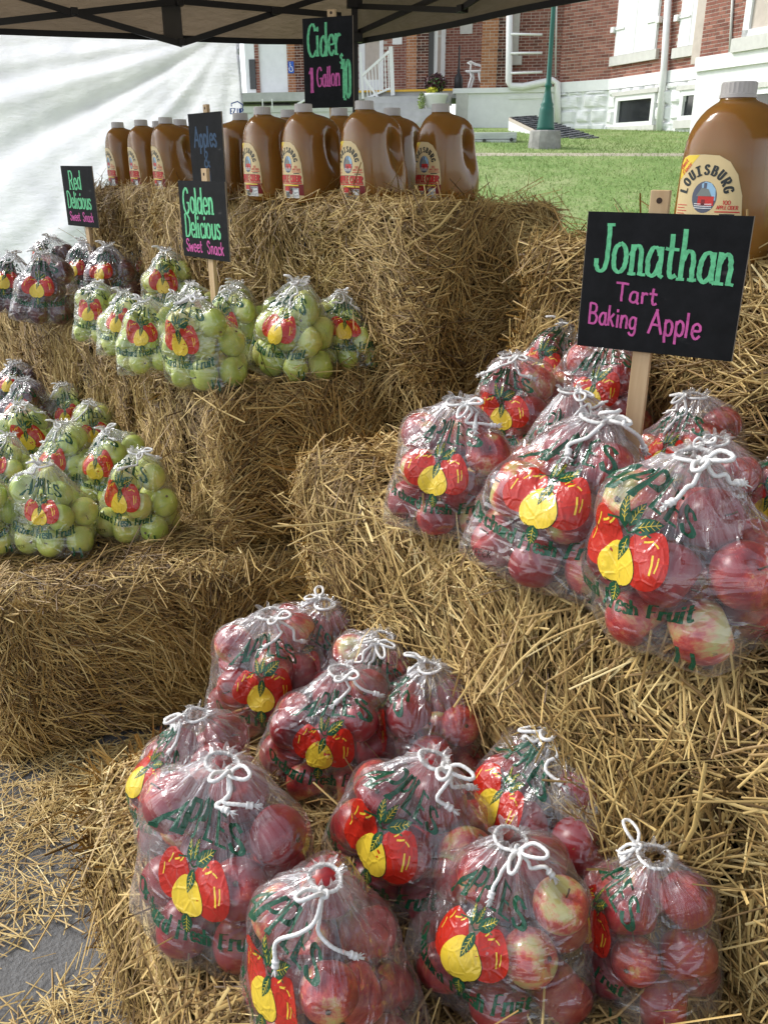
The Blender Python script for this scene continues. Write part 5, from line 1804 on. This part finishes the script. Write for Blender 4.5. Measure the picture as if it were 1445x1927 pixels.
# downspouts and conduits
def pipe(P, pix, r, name, out=.12, mat='rail_white'):
    pts = [P.pt(*P.hit(*p), out) for p in pix]
    m = MB(); m.tube(pts, r, 10); return part(m, name, M[mat], smooth=True)
pipe(S2, [(1269, -60), (1258, 120), (1247, 256)], .075, 'downspout')
pipe(S2, [(1150, -40), (1141, 142)], .022, 'conduit', .03, 'grey_sill')
pipe(S1, [(1049, -40), (1046, 145)], .022, 'conduit', .03, 'grey_sill')
pipe(S3, [(1382, -40), (1374, 114)], .025, 'conduit', .03, 'grey_sill')
# recessed brick and the porch to the left (S0)
e0L = S0.hit(962, 100)[0]
zP = zat(S0, 900, 166)                          # porch floor
h_g = hole(S0, 966, -100, 979, 98)
wall_z(S0.parallel(-.5), 0, e0L + .3, zP + .02, zTOP, M['brick'], [], 5)
gw = MB(); S0.parallel(-.45).pbox(gw, 963, -60, 979, 105, 0, .05); w_ = part(gw, 'side_window', M['grey_sill'])
gw = MB(); S0.parallel(-.45).pbox(gw, 960, 106, 982, 123, 0, .16); sub(gw, 'sill', M['grey_sill'], w_)
m = MB(); S0.box(m, 0, S0.hit(858, 200)[0], zb2 - .2, zP - .12, -.5, .02); part(m, 'porch_wall', M['white_paint'])
m = MB(); S0.box(m, 0, S0.hit(852, 200)[0], zP - .12, zP, -.52, .08); part(m, 'porch_coping', M['white_paint'])
pipe(S0, [(961, -60), (958, 155), (962, 163), (985, 164), (1040, 152), (1049, 157), (1050, 235)], .085, 'downspout', .14)
for yy, y2 in ((66, 67), (102, 101), (139, 137)):
    pipe(S0, [(962, yy), (1021, y2)], .03, 'wall_rail', .2)
m = MB(); S0.pbox(m, 957, 178, 1045, 186, .02, .05); part(m, 'wall_moulding', M['white_paint'])
# porch floor, steps, back wall, piers
PB = S0.parallel(-2.6)
zF = zP
sPl = S0.hit(560, 160)[0]; sPr = S0.hit(905, 160)[0]
m = MB(); S0.box(m, sPr - .6, sPl + 6, zF - .22, zF, -2.6, -.1); part(m, 'porch_floor', M['porch_floor'])
m = MB(); S0.box(m, S0.hit(850, 180)[0], S0.hit(640, 180)[0], zF - .045, zF + .004, -.098, -.03); part(m, 'yellow_step_edge', M['yellow_edge'])
sa, sb = S0.hit(848, 210)[0], S0.hit(690, 210)[0]
for k in range(5):
    m = MB(); S0.box(m, sa, sb, zF - .20 * (k + 1) - .2, zF - .17 * (k + 1), -.1 + .30 * k, -.1 + .30 * (k + 1)); part(m, 'porch_step', M['porch_floor'])
m = MB(); S0.box(m, S0.hit(858, 200)[0], S0.hit(880, 200)[0], zF - .75, zF - .10, .02, .06); part(m, 'porch_wall_panel', M['grey_sill'])
sB0, sB1 = PB.hit(910, 120)[0], PB.hit(560, 120)[0]
hd = hole(PB, 806, 0, 838, 170); hd2 = hole(PB, 676, 20, 722, 175)
wall_z(PB, sB0 - .4, sB1 + 1.0, zF, zF + 4, M['brick'], [hd, hd2], 6)
def door(P, h, dark):
    a, b, z0, z1 = h
    m = MB()
    for (p, q_, r, s_) in ((a, a + .12, z0, z1), (b - .18, b, z0, z1), (a + .12, b - .18, z0, z0 + .35)): P.box(m, p, q_, r, s_, -.1, .04)
    w_ = part(m, 'porch_door', M['white_paint'])
    g_ = MB(); P.box(g_, a + .12, b - .18, z0 + .35, z1, -.08, -.02); sub(g_, 'pane', M['glass_dark'], w_)
    g_ = MB(); P.box(g_, a + .12, b - .18, z0 + 1.35, z0 + 1.42, -.019, .03); sub(g_, 'rail', M['grey_sill'], w_)
door(PB, hd, True); door(PB, hd2, True)
def pier(P, x0, x1, y, mat, seed, depth=.55, out=0.0, zt=4):
    a, b = sorted((P.hit(x0, y)[0], P.hit(x1, y)[0]))
    m = MB(); P.box(m, a, b, zF, zF + zt, out - depth, out)
    w_ = part(m, 'brick_pier', M['mortar'])
    brickwork(P, a, b, zF, zF + zt, mat, w_, (), out, seed)
    return a, b
S0p = S0.parallel(-.06)
pier(S0p, 936, 960, 100, M['brick_dark'], 21)
pier(S0p, 906, 936, 100, M['brick_orange'], 22, out=.03)
S0q = S0.parallel(-1.3)
pier(S0q, 784, 806, 110, M['brick_dark'], 23)
pier(S0q, 765, 784, 110, M['brick_orange'], 24, out=.03)
m = MB(); S0q.pbox(m, 806, 20, 815, 172, -.2, 0); part(m, 'porch_post', M['dark_wood'])
m = MB(); S0q.pbox(m, 815, 20, 821, 158, -.2, -.1); part(m, 'porch_post', M['rail_white'])
m = MB(); PB.pbox(m, 866, 42, 889, 64, .012, .05); part(m, 'wall_plaque', M['grey_sill'])
m = MB(); PB.pbox(m, 739, 70, 757, 84, .012, .05); part(m, 'wall_plaque', M['white_paint'])
# stair railing with balusters
m = MB()
def rail(P, a, b, w_, nm, o=.0, mat='rail_white'):
    m = MB(); m.bar(P.pt(*P.hit(*a), o), P.pt(*P.hit(*b), o), w_, w_); part(m, nm, M[mat])
rail(S0, (735, 88), (739, 180), .11, 'rail_post'); rail(S0, (678, 98), (683, 186), .06, 'rail_post')
rail(S0, (682, 142), (732, 97), .06, 'hand_rail'); rail(S0, (690, 185), (734, 166), .05, 'hand_rail'); rail(S0, (686, 146), (712, 185), .06, 'hand_rail')
for k in range(8):
    t = k / 7
    rail(S0, (688 + 42 * t, 138 - 37 * t), (692 + 40 * t, 184 - 14 * t), .028, 'baluster')
# further left: white panel, brick strips, window, accessibility sign
pier(S0q, 541, 556, 130, M['brick_orange'], 25, zt=4.5)
pier(S0q, 556, 580, 130, M['brick_dark'], 26, zt=4.5)
m = MB(); S0q.pbox(m, 487, 60, 543, 202, -.25, -.05); part(m, 'white_panel_door', M['white_paint'])
pier(S0q, 478, 488, 130, M['brick'], 27, zt=4.0)
pier(S0q, 468, 500, 190, M['brick'], 28, zt=.7, out=-.1)
m = MB(); S0q.pbox(m, 462, 60, 480, 182, -.10, .02); w_ = part(m, 'side_window', M['white_paint'])
m = MB(); S0q.pbox(m, 471, 112, 482, 168, .021, .05); sub(m, 'pane', M['glass_dark'], w_)
m = MB(); S0q.pbox(m, 440, 202, 690, 214, -.1, .9); part(m, 'porch_landing', M['white_paint'])
m = MB(); S0q.pbox(m, 470, 214, 700, 260, -.1, .85); part(m, 'porch_landing_wall', M['white_stone'])
for x in (494, 512, 600, 640):
    rail(S0, (x, 186), (x + 1, 206), .03, 'baluster')
rail(S0, (560, 196), (582, 184), .05, 'hand_rail')

# accessibility sign: white wheelchair figure on blue
acc = thing('accessible_parking_sign', 'small blue wheelchair sign on the orange brick pier', 'sign', S0q.pt(*S0q.hit(549, 127), .06))
a0, z0 = S0q.hit(549, 127)
def wl(pts): return [S0q.pt(a0 + x, z0 + z, o) for x, z, o in pts]
m = MB(); S0q.box(m, a0 - .085, a0 + .085, z0 - .15, z0 + .15, .045, .055)
M['sign_blue'] = simple('sign_blue', (.02, .10, .45), .4)
def inva(o): o.location = -Vector(acc.location); return o
inva(m.obj('sign_plate', M['sign_blue'], acc))
m = MB()
sg = -1                                            # s grows to the left, so mirror
m.tube(wl([(sg * x, z, .060) for x, z in ((-.02, .10), (-.015, .02), (.035, .01), (.05, -.06))]), .012, 6)
m.tube(wl([(sg * (.005 + .055 * math.cos(t)), -.045 + .06 * math.sin(t), .060) for t in np.linspace(2.4, 6.0, 14)]), .010, 6)
m.tube(wl([(sg * -.02, .118, .060), (sg * -.02, .128, .060)]), .018, 8)
inva(m.obj('wheelchair_figure', M['rail_white'], acc))

# ------------------------------------------------------------------ things near the building
def settle(root):
    for ch in root.children:
        ch.location = Vector(ch.location) - Vector(root.location)
LP = atdepth(1023, 288, 15.2)
M['lamp_green'] = simple('green_enamel', (.015, .115, .085), .35, .12, 6)
M['old_concrete'] = simple('stained_concrete', (.30, .29, .27), .9, .35, 5, .3, 40)
zl = ground_h(LP[1])
lamp = thing('street_lamp', 'dark green cast iron lamp post on a stained concrete footing', 'lamp post', (LP[0], LP[1], 0))
u = 15.2 / FPX
m = MB(); m.lathe([(33 * u, LP[2] - .3), (31.5 * u, LP[2] + .05), (28.5 * u, LP[2] + 37 * u), (27 * u, LP[2] + 39 * u)], 12); o = m.obj('footing', M['old_concrete'], lamp)
zb = LP[2] + 38.5 * u
m = MB()
m.lathe([(16.5 * u, zb), (16 * u, zb + 6 * u), (13 * u, zb + 34 * u), (12.5 * u, zb + 38 * u), (11 * u, zb + 40 * u), (12 * u, zb + 44 * u), (9.5 * u, zb + 48 * u), (6.5 * u, zb + 62 * u), (5.0 * u, zb + 72 * u), (6.6 * u, zb + 74 * u), (6.6 * u, zb + 77 * u), (4.8 * u, zb + 80 * u), (4.3 * u, zb + 130 * u), (3.9 * u, zb + 330 * u), (3.6 * u, zb + 430 * u)], 18)
m.obj('post', M['lamp_green'], lamp, True)
m = MB(); m.lathe([(3.5 * u, zb + 430 * u), (9 * u, zb + 440 * u), (16 * u, zb + 470 * u), (13 * u, zb + 500 * u), (3 * u, zb + 512 * u)], 16); m.obj('globe', M['white_paint'], lamp, True)

# cellar bulkhead with shingled slope
BK = S1.parallel(1.4)
def P3(P, px, py, out=0.0): return np.array(P.pt(*P.hit(px, py), out))
bA, bB = P3(S1, 957, 221), P3(S1, 1001, 218)
bC = np.array(atdepth(1126, 261, 16.9)); bD = np.array(atdepth(1062, 272, 16.6))
bA = np.array(atdepth(957, 221, 18.6)); bB = np.array(atdepth(1003, 218, 19.2))
bulk = thing('cellar_bulkhead', 'low cellar entrance with dark shingled slope against the white wall', 'cellar door', tuple((bA + bB + bC + bD) / 4 * (1, 1, 0)))
M['shingle'] = straw_mat('grey_shingle', [(0, (.045, .05, .055)), (.5, (.085, .092, .10)), (1, (.15, .155, .165))], .85)
m = MB()
dn = np.array((0, 0, 1.9))
m.hexa([bD - dn, bC - dn, bB - dn, bA - dn, bD - (0, 0, .07), bC - (0, 0, .07), bB - (0, 0, .07), bA - (0, 0, .07)])
m.obj('side_boards', M['white_paint'], bulk)
m = MB(); m.hexa([bD - (0, 0, .069), bC - (0, 0, .069), bB - (0, 0, .069), bA - (0, 0, .069), bD, bC, bB, bA]); rf = m.obj('sloping_cover', M['mortar'], bulk)
V, F, T = [], [], []
g = np.random.default_rng(5)
nr = 15
nrm = np.cross(bC - bD, bA - bD); nrm /= np.linalg.norm(nrm); nrm *= np.sign(nrm[2])
for i in range(nr):
    v0, v1 = i / nr, min(1, (i + 1.15) / nr)
    uu = -.02 * (i % 2)
    while uu < 1:
        wd = g.uniform(.06, .10)
        a_, b_ = max(uu + .003, 0), min(uu + wd - .003, 1)
        f_ = lambda u_, v_: (bD * (1 - u_) + bC * u_) * (1 - v_) + (bA * (1 - u_) + bB * u_) * v_
        if b_ > a_:
            k = len(V); h0, h1 = .035 + g.uniform(0, .008), .012
            V += [f_(a_, v0) + nrm * .004, f_(b_, v0) + nrm * .004, f_(a_, v0) + nrm * h0, f_(b_, v0) + nrm * h0, f_(a_, v1) + nrm * h1, f_(b_, v1) + nrm * h1]
            F += [(k, k + 1, k + 3, k + 2), (k + 2, k + 3, k + 5, k + 4)]
            T += [g.random()] * 6
        uu += wd
o = link('shingle', np_mesh('shingle', np.array(V), np.array(F), [M['shingle']], False, None, {'tint': T}), rf); o['kind'] = 'stuff'
settle(bulk)
# weathered wooden steps / box
bx = np.array(atdepth(925, 289, 16.2))
box = thing('wooden_box', 'low weathered grey wooden box with two boards and bolts on the grass', 'wooden box', tuple(bx))
WP = Plane(bx[0], bx[1], 172)
M['grey_wood'] = wood_mat('grey_wood', (.42, .44, .41), (.62, .64, .60), (3, 3, 30))
for (x0, y0, x1, y1, o_) in ((868, 249, 972, 262, .0), (868, 263, 971, 275, .03), (866, 276, 972, 292, .06)):
    m = MB(); WP.pbox(m, x0, y0, x1, y1, -.45, o_); m.obj('board', M['grey_wood'], box, bevel=.01)
for (x, y) in ((911, 265), (962, 263)):
    m = MB(); a_, z_ = WP.hit(x, y); m.tube([WP.pt(a_, z_, .02), WP.pt(a_, z_, .09)], .035, 8); m.obj('bolt', M['dark_wood'], box)
settle(box)
# bench on the porch
BP = S0.parallel(-1.2)
a0, z0 = BP.hit(897, 172)
bench = thing('garden_bench', 'white cast metal garden bench on the porch beside the brick pier', 'bench', BP.pt(a0, zF, 0))
def bp(px, py, o): a_, z_ = BP.hit(px, py); return BP.pt(a_, z_, o)
zs = zat(BP, 900, 134)
for k in range(4):
    m = MB(); BP.box(m, BP.hit(877, 134)[0], BP.hit(945, 134)[0], zs - .02, zs + .02, .08 - .12 * k, .17 - .12 * k); m.obj('seat_slat', M['rail_white'], bench)
for x in (904, 911, 918, 925, 932, 939):
    m = MB(); m.bar(bp(x - 2, 132, -.30), bp(x + 5, 99, -.42), .07, .025); m.obj('back_slat', M['rail_white'], bench)
m = MB(); m.bar(bp(903, 101, -.42), bp(948, 98, -.42), .05, .05); m.obj('back_rail', M['rail_white'], bench)
for o_ in (.12, -.30):
    m = MB(); m.tube([bp(885, 134, o_), bp(888, 145, o_), bp(884, 158, o_), bp(882, 166, o_)], .03, 6); m.obj('leg', M['rail_white'], bench, True)
    m = MB(); m.tube([bp(902, 134, o_), bp(903, 148, o_), bp(907, 158, o_), bp(909, 166, o_)], .03, 6); m.obj('leg', M['rail_white'], bench, True)
m = MB(); m.tube([bp(886, 132, .12), bp(887, 122, .12), bp(881, 119, .12), bp(886, 117, .1), bp(894, 121, 0), bp(906, 123, -.3)], .03, 6); m.obj('armrest', M['rail_white'], bench, True)
settle(bench)
# ash receptacle with tall neck
BA = S0.parallel(-1.6)
a0, z0 = BA.hit(862, 166)
ash = thing('ash_stand', 'black cigarette receptacle with a tall thin neck on the porch', 'ash bin', BA.pt(a0, zF, 0))
k_ = 22.5 / FPX
m = MB(); m.lathe([(8.5 * k_, 0), (8.5 * k_, 26 * k_), (6.5 * k_, 31 * k_), (3 * k_, 35 * k_), (1.9 * k_, 50 * k_), (1.3 * k_, 82 * k_), (.9 * k_, 84 * k_)], 16); m.obj('canister', M['frame'], ash, True)
# flower tub
FP = S0.parallel(.5)
a0, z0 = FP.hit(818, 205)
tub = thing('flower_tub', 'white tapered tub with dark red and yellow flowers by the steps', 'planter', FP.pt(a0, z0 - .05, 0))
k_ = 21 / FPX
m = MB(); m.lathe([(17 * k_, 0), (24 * k_, 26 * k_), (25.5 * k_, 27 * k_), (25.5 * k_, 31 * k_), (23 * k_, 31 * k_)], 18); m.obj('tub', M['white_paint'], tub, True)
def leafball(name, mat, cen, rad, n, size, seed):
    g = np.random.default_rng(seed)
    d = g.normal(0, 1, (n, 3)); d /= np.linalg.norm(d, axis=1)[:, None]
    C = np.array(cen) + d * np.array(rad) * (g.uniform(.25, 1, n) ** .5)[:, None]
    a = g.normal(0, 1, (n, 3)); a /= np.linalg.norm(a, axis=1)[:, None]
    b = np.cross(a, d); b /= np.linalg.norm(b, axis=1)[:, None] + 1e-9
    s_ = g.uniform(.6, 1.3, n)[:, None] * size
    V = np.stack([C - a * s_, C + b * s_ * .5, C + a * s_, C - b * s_ * .5], 1).reshape(-1, 3)
    return np_mesh(name, V, np.arange(4 * n).reshape(-1, 4), [mat], False)
M['coleus'] = simple('dark_red_leaf', (.055, .012, .018), .6, .4, 30)
M['yellow_flower'] = simple('yellow_flower', (.62, .60, .06), .6, .15)
M['pale_leaf'] = simple('pale_leaf', (.28, .36, .12), .6, .3, 30)
M['green_leaf'] = simple('green_leaf', (.06, .13, .03), .6, .3, 30)
o = link('red_foliage', leafball('red_foliage', M['coleus'], (0, 0, 50 * k_), (24 * k_, 16 * k_, 17 * k_), 520, .05, 1), tub)
o = link('green_foliage', leafball('green_foliage', M['green_leaf'], (.02, -.05, 42 * k_), (20 * k_, 14 * k_, 24 * k_), 200, .045, 2), tub)
o = link('flower', leafball('flower', M['yellow_flower'], (-.10, -.22, 36 * k_), (12 * k_, 5 * k_, 6 * k_), 90, .035, 3), tub)
o = link('trailing_vine', leafball('trailing_vine', M['pale_leaf'], (-27 * k_, -.15, 14 * k_), (7 * k_, 6 * k_, 22 * k_), 260, .035, 4), tub)
for o in tub.children:
    if o.name.split('.')[0] in ('red_foliage', 'green_foliage', 'trailing_vine', 'flower'): o['kind'] = 'stuff'

# distant trees and a sky-lit backdrop beyond the building are out of the frame
print('tris', sum(len(o.data.polygons) for o in scene.objects if o.type == 'MESH'), 'objects', len(scene.objects))
